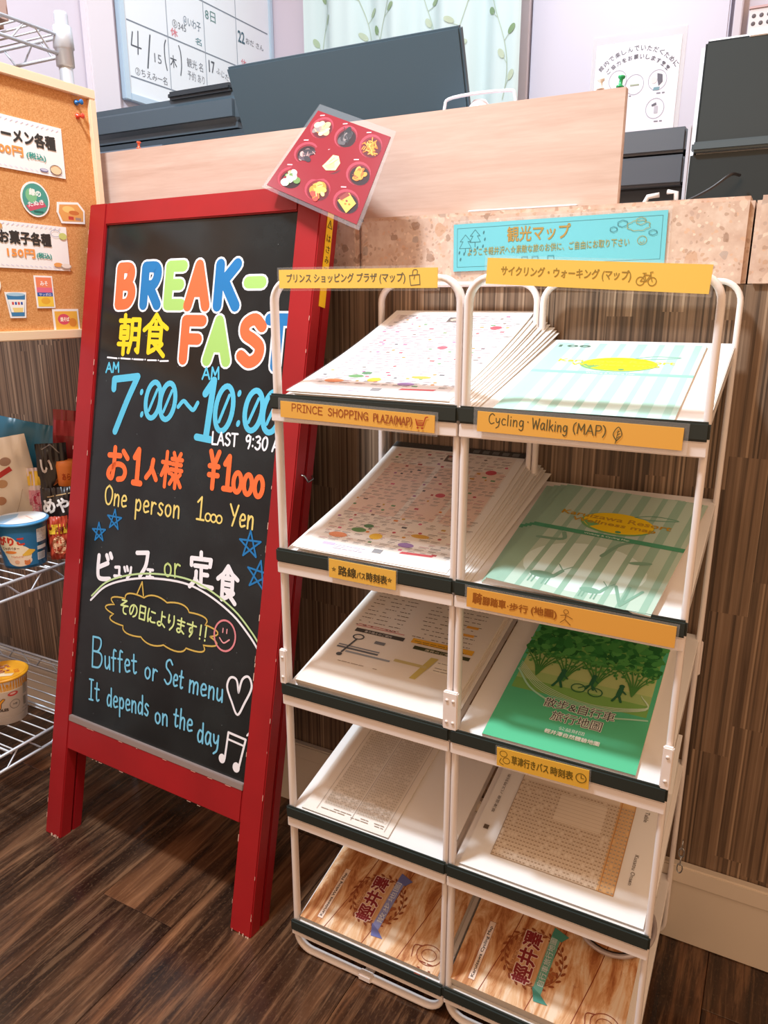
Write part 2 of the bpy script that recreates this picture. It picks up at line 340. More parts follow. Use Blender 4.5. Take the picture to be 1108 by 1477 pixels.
# ---------------------------------------------------------------- procedural materials
def stripes_mat():
    m, t = newmat('striped_laminate', .48, .4)
    c = t.coords('Object'); s = t.add('ShaderNodeSeparateXYZ'); t.link(c, s.inputs[0]); x, z = s.outputs[0], s.outputs[2]
    vb = t.add('ShaderNodeTexVoronoi', voronoi_dimensions='1D'); vb.inputs['Scale'].default_value = 1
    t.link(t.math('MULTIPLY', x, 24.0), vb.inputs['W'])
    sb = t.add('ShaderNodeSeparateColor'); t.link(vb.outputs['Color'], sb.inputs[0])
    zc = t.math('FLOOR', t.math('ADD', t.math('MULTIPLY', z, 4.2), t.math('MULTIPLY', sb.outputs[0], 9.0)))
    wn = t.add('ShaderNodeTexWhiteNoise', noise_dimensions='2D'); cx = t.add('ShaderNodeCombineXYZ')
    t.link(sb.outputs[1], cx.inputs[0]); t.link(zc, cx.inputs[1]); t.link(cx.outputs[0], wn.inputs['Vector'])
    vs = t.add('ShaderNodeTexVoronoi', voronoi_dimensions='1D'); vs.inputs['Scale'].default_value = 1
    t.link(t.math('ADD', t.math('MULTIPLY', x, 330.0), t.math('MULTIPLY', wn.outputs[0], 60.0)), vs.inputs['W'])
    ss = t.add('ShaderNodeSeparateColor'); t.link(vs.outputs['Color'], ss.inputs[0])
    v2 = t.math('ADD', t.math('MULTIPLY', ss.outputs[0], .75), t.math('MULTIPLY', wn.outputs[0], .25))
    col = t.ramp(v2, [(.10, '#33261f'), (.34, '#5e4a3b'), (.52, '#8a705a'), (.72, '#79624f'), (.86, '#b79c82'), (.95, '#4a392e')])
    n = t.noise(t.coords('Object', (60, 60, 2)), 6, 5)
    col = t.mix(.25, col, t.ramp(n, [(.3, '#4a3c31'), (.7, '#9d8670')]))
    t.link(col, t.b.inputs['Base Color']); return m
def terrazzo_mat():
    m, t = newmat('terrazzo', .42)
    c = t.coords('Object'); base = t.ramp(t.noise(c, 60, 6), [(.3, '#c9a996'), (.5, '#d3b7a4'), (.7, '#ddc6b5')])
    d = t.add('ShaderNodeVectorMath', operation='ADD'); nn = t.add('ShaderNodeTexNoise'); nn.inputs['Scale'].default_value = 40
    t.link(c, nn.inputs['Vector']); sc = t.add('ShaderNodeVectorMath', operation='SCALE'); sc.inputs['Scale'].default_value = .02
    t.link(nn.outputs['Color'], sc.inputs[0]); t.link(c, d.inputs[0]); t.link(sc.outputs[0], d.inputs[1]); c2 = d.outputs[0]
    for scale, th, lo, pal in ((150, .40, .35, ['#c39a7c', '#a98670', '#f0d8c4', '#b79a8c', '#d9ae8e']), (52, .36, .52, ['#b08972', '#d0a080', '#a79a94', '#e9d0bc', '#8f6e5a']), (26, .30, .72, ['#a98a78', '#b8a498', '#c79c7c', '#9c8a80', '#d8b496'])):
        v = t.add('ShaderNodeTexVoronoi'); v.inputs['Scale'].default_value = scale; t.link(c2, v.inputs['Vector'])
        sp = t.add('ShaderNodeSeparateColor'); t.link(v.outputs['Color'], sp.inputs[0])
        mk_ = t.math('MULTIPLY', t.math('LESS_THAN', v.outputs['Distance'], th), t.math('GREATER_THAN', sp.outputs[0], lo))
        base = t.mix(t.math('MULTIPLY', mk_, .6), base, t.ramp(sp.outputs[1], [(i / 5, p) for i, p in enumerate(pal)], 'CONSTANT'))
    t.link(base, t.b.inputs['Base Color']); return m
def plank_mat():
    m, t = newmat('floor_wood', .36, .5)
    c = t.coords('Object', (1, .075, 1), rnd=True); rnd = t.rand
    a = t.noise(c, 15, 6, .62, 1.2); b = t.noise(c, 70, 5, .68, .4)
    col = t.ramp(a, [(.34, '#231813'), (.46, '#3e2b21'), (.54, '#5e4230'), (.62, '#94694b'), (.74, '#b98a66')])
    col = t.mix(.45, col, t.ramp(b, [(.38, '#1e140f'), (.52, '#4c3627'), (.62, '#a07a5a')]))
    sq = t.coords('Object', (1, .5, 1), rnd=True)
    col = t.mix(t.math('MULTIPLY', t.ramp(t.noise(sq, 260, 3), [(.56, '#000000'), (.66, '#ffffff')]), .25), col, '#8a6a52')
    sh = t.ramp(rnd, [(0, '#b8b0ac'), (.5, '#ffffff'), (1, '#ffe0c4')])
    col = t.mix(.7, col, sh, 'MULTIPLY'); col = t.mix(.22, col, '#1c120d')
    t.link(col, t.b.inputs['Base Color'])
    t.link(t.ramp(b, [(.3, '#5a5a5a'), (.8, '#8a8a8a')]), t.b.inputs['Roughness']); t.bump(b, .25, .0008); return m
def wood_mat(name, cols, scale=(1, 14, 14), s=3, rough=.5, wide=True):
    m, t = newmat(name, rough, .4)
    c = t.coords('Object', scale); n = t.noise(c, s, 6, .55, .6); n2 = t.noise(c, s * 9, 3, .6)
    col = t.ramp(n, [(.3, cols[0]), (.5, cols[1]), (.7, cols[2])]); col = t.mix(.25, col, t.ramp(n2, [(.35, cols[0]), (.65, cols[2])]))
    t.link(col, t.b.inputs['Base Color']); return m
def paint_red():
    m, t = newmat('red_paint', .42, .45)
    c = t.coords('Object'); n = t.noise(c, 7, 4); col = t.ramp(n, [(.3, '#94161b'), (.7, '#a4181e')])
    t.link(col, t.b.inputs['Base Color']); t.bump(t.noise(c, 120, 3), .08, .0006); return m
def cork_mat():
    m, t = newmat('cork', .85, .2); c = t.coords('Object')
    t.link(t.ramp(t.noise(c, 420, 4), [(.3, '#c07f4a'), (.5, '#d29459'), (.72, '#e0ab74')]), t.b.inputs['Base Color']); return m
def rustic_mat():
    m, t = newmat('rustic_print', .3, .5); c = t.coords('Object', (1, 1, 1), rnd=False)
    a = t.noise(t.coords('Object', (2.2, .5, 1)), 16, 7, .7, .8); b = t.noise(t.coords('Object', (7, .6, 1)), 22, 6, .7, .6); k = t.noise(c, 50, 5, .75, .5)
    col = t.ramp(a, [(.38, '#a8673c'), (.46, '#cf9462'), (.54, '#e6bd92'), (.63, '#f3dec4')])
    col = t.mix(t.math('MULTIPLY', t.ramp(b, [(.60, '#000000'), (.72, '#ffffff')]), .8), col, '#a4532a')
    col = t.mix(t.math('MULTIPLY', t.ramp(k, [(.66, '#000000'), (.72, '#ffffff')]), .7), col, '#7c3418')
    t.link(col, t.b.inputs['Base Color']); return m
def clear_mat(name='clear_film', amt=.12, tint='#ffffff', rough=.08):
    m = bpy.data.materials.new(name); m.use_nodes = True; n = m.node_tree.nodes; l = m.node_tree.links
    for x in list(n): n.remove(x)
    o = n.new('ShaderNodeOutputMaterial'); mx = n.new('ShaderNodeMixShader'); tr = n.new('ShaderNodeBsdfTransparent'); pr = n.new('ShaderNodeBsdfPrincipled')
    pr.inputs['Base Color'].default_value = lin(tint); pr.inputs['Roughness'].default_value = rough; mx.inputs[0].default_value = amt
    l.new(tr.outputs[0], mx.inputs[1]); l.new(pr.outputs[0], mx.inputs[2]); l.new(mx.outputs[0], o.inputs[0]); return m
M_STRIPE = stripes_mat(); M_TERR = terrazzo_mat(); M_PLANK = plank_mat(); M_RED = paint_red(); M_CORK = cork_mat(); M_RUSTIC = rustic_mat()
M_PALE = wood_mat('pale_wood', ['#bf9f8e', '#cbae9e', '#d6beaf'], (1, 12, 12), 2.2)
M_PINE = wood_mat('pine', ['#e2bd94', '#efd0ab', '#f6dfc2'], (8, 1, 8), 3)
M_FILM = clear_mat(amt=.07); M_FILMT = clear_mat('frosted_film', .10, '#c8ccd2')
M_CREAM = mat('cream_metal', '#f1e9e6', .38); M_TRAY = mat('white_tray', '#f1edea', .32); M_STRIP = mat('black_rubber', '#232b27', .55)
M_PAPER = mat('paper', '#f3f1ee', .6); M_PAPERE = mat('paper_edge', '#e2d8cd', .8)
M_BASE = mat('baseboard_paint', '#ded2c2', .5); M_WALL = mat('wall_paint', '#d2cedb', .7); M_CHROME = mat('chrome', '#b9bfc4', .22, 1.0)
M_ZINC = mat('zinc_wire', '#c9ced6', .42, .45); M_DK = mat('dark_plastic', '#39424a', .35); M_BLK = mat('black_plastic', '#15191b', .2)
M_YEL = mat('yellow_card', '#fbd263', .45)

# ================================================================ SETTING
floor = bx('floor', (-2.6, -1.6, -.02), (1.8, 3.2, -.0042), mat('floor_base', '#1c1410', .8), kind='structure')
PW, PL = .167, .92
pb = bmesh.new(); box(pb, (0, 0, -.004), (PW - .0008, PL - .0008, 0), .0007, seg=1)
pme = bpy.data.meshes.new('plank'); pb.to_mesh(pme); pb.free(); pme.materials.append(M_PLANK)
offs = {0: .768, 1: .768 - .61, 2: .42, 3: .93, 4: .30, -1: .30, -2: .62, -3: .05, -4: .5}
for k in range(-8, 16):
    y0 = offs.get(k, random.uniform(0, PL)) - 2 * PL
    for j in range(5):
        if y0 + PL * j > 1.16 or y0 + PL * (j + 1) < -1.4: continue
        o = bpy.data.objects.new('plank', pme); o.location = (-.994 + PW * k, y0 + PL * j, 0); link(o, floor)
bx('wall_left', (-2.36, -1.6, 0), (-2.3, 1.16, 2.6), M_WALL, kind='structure')
bx('wall_side', (-1.74, 1.20, 1.1875), (-1.7, 2.44, 2.6), M_WALL, kind='structure')
bx('wall_back', (-1.84, 2.40, 0), (1.6, 2.46, 2.6), M_WALL, kind='structure')
# white jamb strips beside the whiteboard and the corner pilaster
bx('trim_1', (-1.7, 1.555, 1.1875), (-1.675, 1.648, 2.6), mat('trim_paint', '#dedae2', .6), kind='structure', bev=.004)
bx('trim_2', (-1.7, 2.375, 0), (-1.475, 2.40, 2.6), mat('pilaster_paint', '#d3cad6', .6), kind='structure', bev=.006)
bx('trim_3', (-.815, 2.365, 0), (-.78, 2.40, 2.6), mat('trim_paint', '#dedae2', .6), kind='structure', bev=.003)

# ---- counter
ctr = thing('reception_counter', 'reception counter clad in striped brown laminate under a pink terrazzo edge', 'counter', (-.6, 1.3, 0))
iM = Matrix.Translation((.6, -1.3, 0))
bx('front_panel', (-2.3, 1.163, .10), (1.4, 1.20, 1.075), M_STRIPE, ctr, M=iM)
bx('back_panel', (-2.3, 1.74, 0), (1.4, 1.76, 1.075), mat('panel_back', '#cfc4b8', .6), ctr, M=iM)
xs = [-2.463, -1.863, -1.263, -.663, -.063, .537, 1.137]
for a, b in zip(xs, xs[1:]):
    bx('stone_slab', (a + .0012, 1.158, 1.07), (b - .0012, 1.765, 1.187), M_TERR, ctr, bev=.006, M=iM)
bb = bmesh.new(); box(bb, (-2.3, 1.152, 0), (1.4, 1.164, .118), .002); box(bb, (-2.3, 1.147, .118), (1.4, 1.164, .152), .003)
mk('baseboard_counter', bb, M_BASE, kind='structure')

# ================================================================ CHALKBOARD
BO = Vector((-1.215, .831, 0)); BU = Vector((.99927, -.03821, 0)); BV = Vector((-.004, .21256, .97711))
bM = frame(BO, BU, BV)
board = thing('chalkboard_sign', 'red framed folding chalkboard easel with colourful breakfast lettering leaning on the counter', 'chalkboard', bM)
W0, W1, H = -.018, .525, 1.262
bx('stile', (W0, 0, -.027), (W0 + .046, H, 0), M_RED, board, bev=.002)
bx('stile', (W1 - .046, 0, -.027), (W1, H, 0), M_RED, board, bev=.002)
bx('top_rail', (W0 + .046, H - .040, -.027), (W1 - .046, H, -.0005), M_RED, board, bev=.002)
bx('bottom_rail', (W0 + .046, .192, -.027), (W1 - .046, .252, -.0005), M_RED, board, bev=.002)
mb, t = newmat('blackboard', .18, .5)
t.link(t.ramp(t.noise(t.coords('Object'), 9, 4), [(.35, '#15191a'), (.7, '#23292a')]), t.b.inputs['Base Color']); t.b.inputs['Roughness'].default_value = .22
bx('black_panel', (W0 + .044, .250, -.014), (W1 - .044, H - .038, -.006), mb, board)
bx('chalk_ledge', (W0 + .046, .250, -.0085), (W1 - .046, .262, .0005), mat('worn_ledge', '#8f7f7a', .6), board, bev=.001)
rf = bmesh.new()
box(rf, (W0, 0.005, -.052), (W0 + .046, H - .01, -.030), .002); box(rf, (W1 - .046, 0.005, -.052), (W1, H - .01, -.030), .002)
box(rf, (W0 + .046, H - .06, -.052), (W1 - .046, H - .01, -.030), .002); box(rf, (W0 + .046, .19, -.052), (W1 - .046, .25, -.030), .002)
mk('rear_frame', rf, mat('dark_red_paint', '#8e0d16', .45), board)
bx('rear_panel', (W0 + .044, .248, -.046), (W1 - .044, H - .058, -.038), mb, board)
# hinge hook on the side
hk = bmesh.new(); tube(hk, [(W1 + .001, .80, -.014), (W1 + .006, .80, -.018), (W1 + .006, .79, -.03), (W1 + .006, .795, -.044), (W1 + .001, .80, -.046)], .0016, 6)
mk('side_hook', hk, M_CHROME, board)
# warning tape on the right side face
tp = bmesh.new(); box(tp, (W1 + .0002, 1.075, -.036), (W1 + .0012, 1.235, -.019), 0); tape = mk('warning_tape', tp, mat('tape_yellow', '#f2c21a', .5), board)
tape['label'] = 'yellow caution tape with black symbols'
P = Print(.0004); 
P.line([(-.006, .1), (.006, .1), (0, .112)], .0012, '#1a1a1a', False, True); P.line([(0, .103), (0, .108)], .001, '#1a1a1a', False)
for i, ch in enumerate('はさみ注意'): P.text(ch, -.0055, .078 - i * .017, .011, .011, '#1a1a1a')
P.build('tape_print', tape, frame((W1 + .0012, 1.10, -.0275), (0, 0, -1), (0, 1, 0)))
# wear chips along the frame edges
wr = Print(.0005)
for i in range(46):
    e = random.choice([W0 + .0015, W0 + .044, W1 - .045, W1 - .002]); y = random.uniform(.0, 1.2) ** 1.3
    if W0 + .03 < e < W1 - .05 and y < .19: continue
    wr.rect(e, y, random.uniform(.0006, .0016), random.uniform(.003, .014), '#e3b8a6')
for i in range(16): wr.rect(random.uniform(.03, .47), random.choice([.1925, .2495]), random.uniform(.003, .012), .0010, '#dcae9c')
for i in range(14): wr.rect(random.choice([W0, W1 - .046]) + random.uniform(0, .044), .0, random.uniform(.001, .003), random.uniform(.002, .009), '#dfc0ae')
wr.build('chipped_paint', board)['kind'] = 'stuff'
# lettering
L = Print(-.0056)
OR, BLU, GRN, CY, YE, WH = '#f27045', '#2577b5', '#a5cf72', '#5cc0e2', '#efd02a', '#f4f4fb'
big = [('B', .071, 1.074, .040, .068, OR), ('R', .137, 1.074, .040, .068, BLU), ('E', .199, 1.074, .036, .068, GRN), ('A', .252, 1.072, .042, .070, OR), ('K', .318, 1.072, .044, .070, BLU), ('-', .383, 1.078, .036, .066, GRN),
       ('F', .247, .978, .042, .068, OR), ('A', .308, .978, .044, .068, GRN), ('S', .382, .978, .044, .072, OR), ('T', .440, .974, .038, .076, BLU)]
for g, x, y, w, h, c in big: L.glyph(g, x, y, w / G[g][0], h / 10, .0275, WH)
for g, x, y, w, h, c in big: L.glyph(g, x, y, w / G[g][0], h / 10, .0205, c)
L.hand('朝食', .082, .985, .207, .985, .068, .0088, YE)
for i, (a, b) in enumerate([(.056, .082), (.093, .118), (.128, .152), (.164, .186), (.196, .216)]):
    L.line([(a, .9745 - i * .0005), (b, .9735)], .003, WH, False)
    if i < 4: L.ellipse(b + .0055, .9738, .0016, .0016, WH, n=8)
L.hand('AM', .055, .946, .090, .948, .018, .0036, CY); L.hand('AM', .302, .945, .340, .947, .020, .0036, CY)
L.line([(.080, .916), (.080, .934), (.142, .942)], .0135, CY, False); L.line([(.142, .942), (.118, .895), (.092, .836)], .0135, CY)
def zero(x, y, w, h, t=.0100):
    L.ring(x + w / 2, y + h / 2, w / 2, h / 2, t, CY, n=30, rot=-.12); L.line([(x + w * .25, y + h * .2), (x + w * .75, y + h * .8)], t * .6, CY, False)
for (x, y) in ((.155, .914), (.160, .873), (.389, .925), (.392, .874)): L.ellipse(x, y, .0042, .0062, CY, rot=-.3, n=12)
zero(.168, .868, .036, .066); zero(.205, .868, .036, .066)
L.line([(.250, .893), (.262, .904), (.275, .896), (.287, .890), (.296, .903)], .0078, CY)
L.line([(.312, .920), (.330, .944), (.322, .846)], .0135, CY, False); L.line([(.300, .843), (.334, .841)], .0125, CY, False)
zero(.339, .858, .038, .078); zero(.405, .864, .036, .068); zero(.444, .864, .036, .068)
L.hand('LAST', .337, .834, .394, .835, .021, .0036, WH); L.hand('9:30', .412, .834, .460, .834, .022, .0036, WH); L.hand('A', .470, .834, .482, .834, .020, .0036, WH)
L.hand('お', .079, .745, .134, .745, .060, .0105, '#f5713c'); L.hand('1', .150, .745, .170, .745, .062, .0115, '#f5713c'); L.hand('人', .184, .758, .210, .757, .036, .0100, '#f5713c')
L.hand('様', .222, .749, .270, .748, .060, .0080, '#f5713c')
L.hand('¥', .335, .760, .358, .760, .060, .0095, '#f5713c'); L.hand('1', .371, .760, .389, .760, .056, .0100, '#f5713c')
for i in range(3): L.ring(.402 + i * .0235, .774 - i * .001, .0085, .0165, .0092, '#f5713c')
L.hand('One', .078, .696, .138, .695, .036, .0038, '#e9d27a'); L.hand('person', .162, .692, .275, .694, .036, .0038, '#e9d27a')
L.hand('1', .316, .699, .334, .699, .040, .0038, '#e9d27a')
for i in range(3): L.ring(.343 + i * .013, .7055, .0062, .0068, .0032, '#e9d27a')
L.hand('Yen', .392, .699, .445, .699, .036, .0038, '#e9d27a')
def star(x, y, r, c, rot=0):
    q = [(x + r * math.cos(math.pi / 2 + rot + k * 4 * math.pi / 5), y + r * math.sin(math.pi / 2 + rot + k * 4 * math.pi / 5)) for k in range(5)]
    L.line(q, .0034, c, False, True)
star(.109, .668, .020, BLU); star(.069, .638, .019, BLU, .1); star(.442, .672, .024, BLU, .05); star(.466, .623, .026, BLU, -.1)
L.hand('ビ', .068, .545, .115, .548, .052, .0090, WH); L.hand('ュ', .121, .558, .140, .560, .040, .0060, WH); L.hand('ッ', .146, .560, .168, .562, .044, .0060, WH)
L.hand('フ', .178, .572, .210, .574, .050, .0085, WH); L.hand('ェ', .206, .572, .224, .573, .034, .0055, WH)
L.hand('or', .250, .584, .290, .588, .040, .0038, '#c7dc8c')
L.hand('定', .313, .578, .366, .582, .058, .0082, WH); L.hand('食', .380, .566, .424, .568, .058, .0082, WH)
arc = [(.062, .506), (.10, .540), (.155, .563), (.22, .578), (.30, .584), (.36, .574), (.42, .550), (.460, .522), (.484, .500)]
L.line([(x, y + .005) for x, y in arc], .0034, '#c3dfa0'); L.line([(x - .002, y - .004) for x, y in arc], .0040, WH)
cl = []
lobes = [(.120, .520), (.150, .540), (.172, .548), (.190, .538), (.20, .546), (.232, .546), (.252, .538), (.262, .544), (.298, .542), (.312, .530), (.34, .532), (.366, .520), (.372, .502), (.368, .494), (.385, .478), (.378, .458), (.352, .456), (.340, .452), (.315, .440), (.295, .446), (.288, .456), (.270, .446), (.235, .442), (.215, .462), (.198, .450), (.168, .446), (.158, .466), (.135, .470), (.120, .486), (.130, .500), (.112, .505), (.120, .520)]
def bump_cloud(P, cx, cy, rx, ry, n, w, c):
    pts = []
    for k in range(n):
        a0 = 2 * math.pi * k / n; a1 = 2 * math.pi * (k + 1) / n
        for j in range(8):
            f = j / 8; a = a0 + (a1 - a0) * f; r = 1 + .17 * math.sin(math.pi * f)
            pts.append((cx + rx * math.cos(a) * r, cy + ry * math.sin(a) * r))
    pts.append(pts[0]); P.strip(pts, w, c)
bump_cloud(L, .248, .497, .124, .040, 13, .0030, '#d2b25a')
L.line([(.185, .538), (.196, .563), (.202, .538)], .0030, '#d2b25a', False)
L.hand('その日によります', .142, .494, .338, .486, .028, .0034, '#d6e79a'); L.hand('!!', .345, .487, .364, .486, .026, .0034, '#d6e79a')
L.ring(.405, .506, .024, .027, .0034, '#e08a92'); L.line([(.394, .500), (.404, .493), (.416, .501)], .0026, '#e7a0a4')
for x in (.400, .409): L.line([(x, .511), (x, .518)], .0024, '#e7a0a4', False)
L.hand('B', .076, .372, .108, .374, .060, .0040, '#7cc8ea'); L.hand('uffet', .114, .377, .200, .387, .040, .0040, '#7cc8ea'); L.hand('or', .222, .385, .254, .386, .036, .0038, '#7cc8ea')
L.hand('S', .272, .388, .290, .388, .046, .0038, '#7cc8ea'); L.hand('et', .294, .388, .318, .388, .036, .0038, '#7cc8ea'); L.hand('menu', .334, .387, .413, .389, .036, .0038, '#7cc8ea')
L.hand('It', .077, .306, .105, .308, .040, .0038, '#7cc8ea'); L.hand('depends', .128, .306, .240, .316, .036, .0038, '#7cc8ea'); L.hand('on', .258, .308, .290, .311, .034, .0038, '#7cc8ea')
L.hand('the', .304, .315, .350, .316, .036, .0038, '#7cc8ea'); L.hand('day', .364, .303, .414, .306, .036, .0038, '#7cc8ea')
L.line([(.447, .415), (.440, .436), (.426, .436), (.421, .418), (.434, .395), (.449, .376), (.462, .400), (.474, .430), (.466, .447), (.453, .440), (.447, .415)], .0042, WH)
L.ellipse(.424, .290, .0075, .0085, WH); L.ellipse(.457, .284, .0080, .0090, WH)
L.line([(.430, .292), (.433, .340), (.472, .338), (.463, .288)], .0042, WH, False); L.line([(.433, .328), (.470, .326)], .0036, WH, False)
L.line([(.474, .346), (.480, .354)], .0034, WH, False); L.line([(.481, .338), (.488, .346)], .0034, WH, False)
for i in range(40): L.ellipse(random.uniform(.04, .47), random.uniform(.27, 1.2), .0006, .0006, '#8c9496', n=6)
L.build('chalk_lettering', board)

# ================================================================ BENTO PHOTO
Q = [Vector((-.811, 1.094, 1.237)), Vector((-.600, 1.05, 1.157)), Vector((-.579, 1.132, 1.306)), Vector((-.740, 1.168, 1.369))]
Q = [Vector((0, 0, 1.05)) + (q - Vector((0, 0, 1.05))) * .968 for q in Q]   # hangs a little in front of the chalkboard's corner
bn = (Q[1] - Q[0]).cross(Q[3] - Q[0]).normalized(); bc = (Q[0] + Q[1] + Q[2] + Q[3]) / 4
bento = thing('food_photo', 'laminated photo of nine small dishes in a red lunch box taped above the chalkboard', 'photo', Matrix.Translation(bc))
def bw(x, y, z):
    u, v = x, y; p = Q[0] * (1 - u) * (1 - v) + Q[1] * u * (1 - v) + Q[2] * u * v + Q[3] * (1 - u) * v
    return p + bn * z - bc
def quadslab(name, u0, v0, u1, v1, z0, z1, m, parent):
    b = bmesh.new(); vs = [b.verts.new(bw(u, v, z)) for z in (z0, z1) for u, v in ((u0, v0), (u1, v0), (u1, v1), (u0, v1))]
    for f in ((3, 2, 1, 0), (4, 5, 6, 7), (0, 1, 5, 4), (1, 2, 6, 5), (2, 3, 7, 6), (3, 0, 4, 7)): b.faces.new([vs[i] for i in f])
    return mk(name, b, m, parent)
quadslab('clear_laminate', -.0, -.0, 1, 1, -.0006, .0006, M_FILMT, bento)
quadslab('photo_card', .035, .04, .965, .93, -.0004, .0010, mat('photo_gloss', '#8f2230', .25), bento)
P = Print(.0011, warp=bw)
# tray walls and nine wells
for i in range(3):
    for j in range(3):
        cx, cy = .20 + .30 * i, .20 + .29 * j
        P.ellipse(cx, cy, .125, .118, '#a83848', n=20); P.ellipse(cx + .012, cy - .010, .112, .105, '#7c1420', n=20); P.ellipse(cx + .02, cy - .015, .10, .092, '#2e1014' if (i, j) in ((0, 1), (1, 2), (0, 0), (2, 1), (2, 0)) else '#5c141c', n=18)
        P.line([(cx - .10, cy + .11), (cx - .06, cy + .125)], .010, '#f3c9cf', False)
dish = {(0, 2): ['#d9b184', '#a88a80', '#e6c9a0', '#8f7f7c', '#c98a4e'], (1, 2): ['#3a3436', '#5d5558', '#8b7d7a', '#2a2628'], (2, 2): ['#ee8a2c', '#f59a3a', '#e0701c', '#f3a552'],
        (0, 1): ['#3b3035', '#5a4850', '#8a6a68', '#c49a94'], (1, 1): ['#e5c684', '#f0d79c', '#caa45c', '#ddb970'], (2, 1): ['#e0963c', '#f0b058', '#b9682a', '#8a4c30'],
        (0, 0): ['#e9e4cf', '#6d8a4e', '#a8b880', '#f2efe0'], (1, 0): ['#eeb65a', '#f6cf84', '#d98a34', '#dd4a3c'], (2, 0): ['#e2973a', '#eab254', '#c4742a', '#8e3c34']}
rn = random.Random(4)
for (i, j), cols in dish.items():
    cx, cy = .205 + .30 * i, .195 + .29 * j
    if (i, j) == (2, 2):
        for k in range(60):
            a = rn.uniform(0, 6.3); r = rn.uniform(0, .08); x = cx + r * math.cos(a); y = cy + r * math.sin(a); b = rn.uniform(0, 6.3)
            P.line([(x, y), (x + .035 * math.cos(b), y + .035 * math.sin(b))], .010, rn.choice(cols), False)
    elif (i, j) == (1, 1):
        P.poly([(cx - .075, cy - .06), (cx - .02, cy - .085), (cx + .07, cy - .05), (cx + .08, cy + .03), (cx + .03, cy + .09), (cx - .03, cy + .08), (cx - .05, cy + .01)], cols[1])
        P.poly([(cx - .06, cy - .05), (cx, cy - .07), (cx + .05, cy - .03), (cx + .02, cy + .02)], cols[0]); P.line([(cx - .01, cy - .02), (cx + .04, cy + .06)], .008, cols[2], False); P.line([(cx - .03, cy + .0), (cx + .0, cy + .06)], .006, cols[2], False)
    elif (i, j) == (2, 0):
        P.poly([(cx - .08, cy - .02), (cx - .01, cy + .09), (cx + .09, cy + .02), (cx + .04, cy - .10)], cols[1])
        for a in range(3):
            for b in range(3): P.ellipse(cx - .035 + a * .035, cy + .028 - b * .03 + a * .01, .012, .011, rn.choice(cols), n=8)
        P.poly([(cx - .08, cy + .01), (cx - .03, cy + .09), (cx + .01, cy + .07), (cx - .05, cy - .01)], cols[3])
    else:
        for k in range(15):
            a = rn.uniform(0, 6.3); r = rn.uniform(0, .072); P.ellipse(cx + r * math.cos(a), cy + r * math.sin(a), rn.uniform(.022, .055), rn.uniform(.018, .040), rn.choice(cols), rn.uniform(0, 3), 12)
        for k in range(7):
            a = rn.uniform(0, 6.3); x = cx + rn.uniform(-.06, .06); y = cy + rn.uniform(-.06, .06); P.line([(x, y), (x + .04 * math.cos(a), y + .04 * math.sin(a))], .007, rn.choice(cols), False)
P.build('photo_print', bento)

# ================================================================ BROCHURE RACKS
TH = math.atan(.235); ZF = [.925, .706, .494, .278, .058]; CT, ST = math.cos(TH), math.sin(TH)
def shelf_frame(k, x=0, s=0, n=0):
    return Matrix.Translation((x, .835 + s * CT - n * ST, ZF[k] + s * ST + n * CT)) @ Matrix.Rotation(TH, 4, 'X')
def rrect(x0, x1, z0, z1, r, n=7):
    out = []
    for cx, cz, a0 in ((x1 - r, z1 - r, 0), (x0 + r, z1 - r, 90), (x0 + r, z0 + r, 180), (x1 - r, z0 + r, 270)):
        for k in range(n + 1):
            a = math.radians(a0 + 90 * k / n); out.append((cx + r * math.cos(a), cz + r * math.sin(a), math.cos(a), math.sin(a)))
    return out
def loop_frame(bm, x0, x1, z0, z1, y, wn=.0075, wy=.014, r=.032):
    prof = [(-wn, -wy / 2 + .002), (-wn + .002, -wy / 2), (-.002, -wy / 2), (0, -wy / 2 + .002), (0, wy / 2 - .002), (-.002, wy / 2), (-wn + .002, wy / 2), (-wn, wy / 2 - .002)]
    pts = rrect(x0, x1, z0, z1, r); rings = [[bm.verts.new((px + nx * a, y + b, pz + nz * a)) for a, b in prof] for px, pz, nx, nz in pts]
    N = len(rings)
    for i in range(N):
        A, B = rings[i], rings[(i + 1) % N]
        for k in range(8): f = bm.faces.new((A[k], A[(k + 1) % 8], B[(k + 1) % 8], B[k])); f.smooth = True
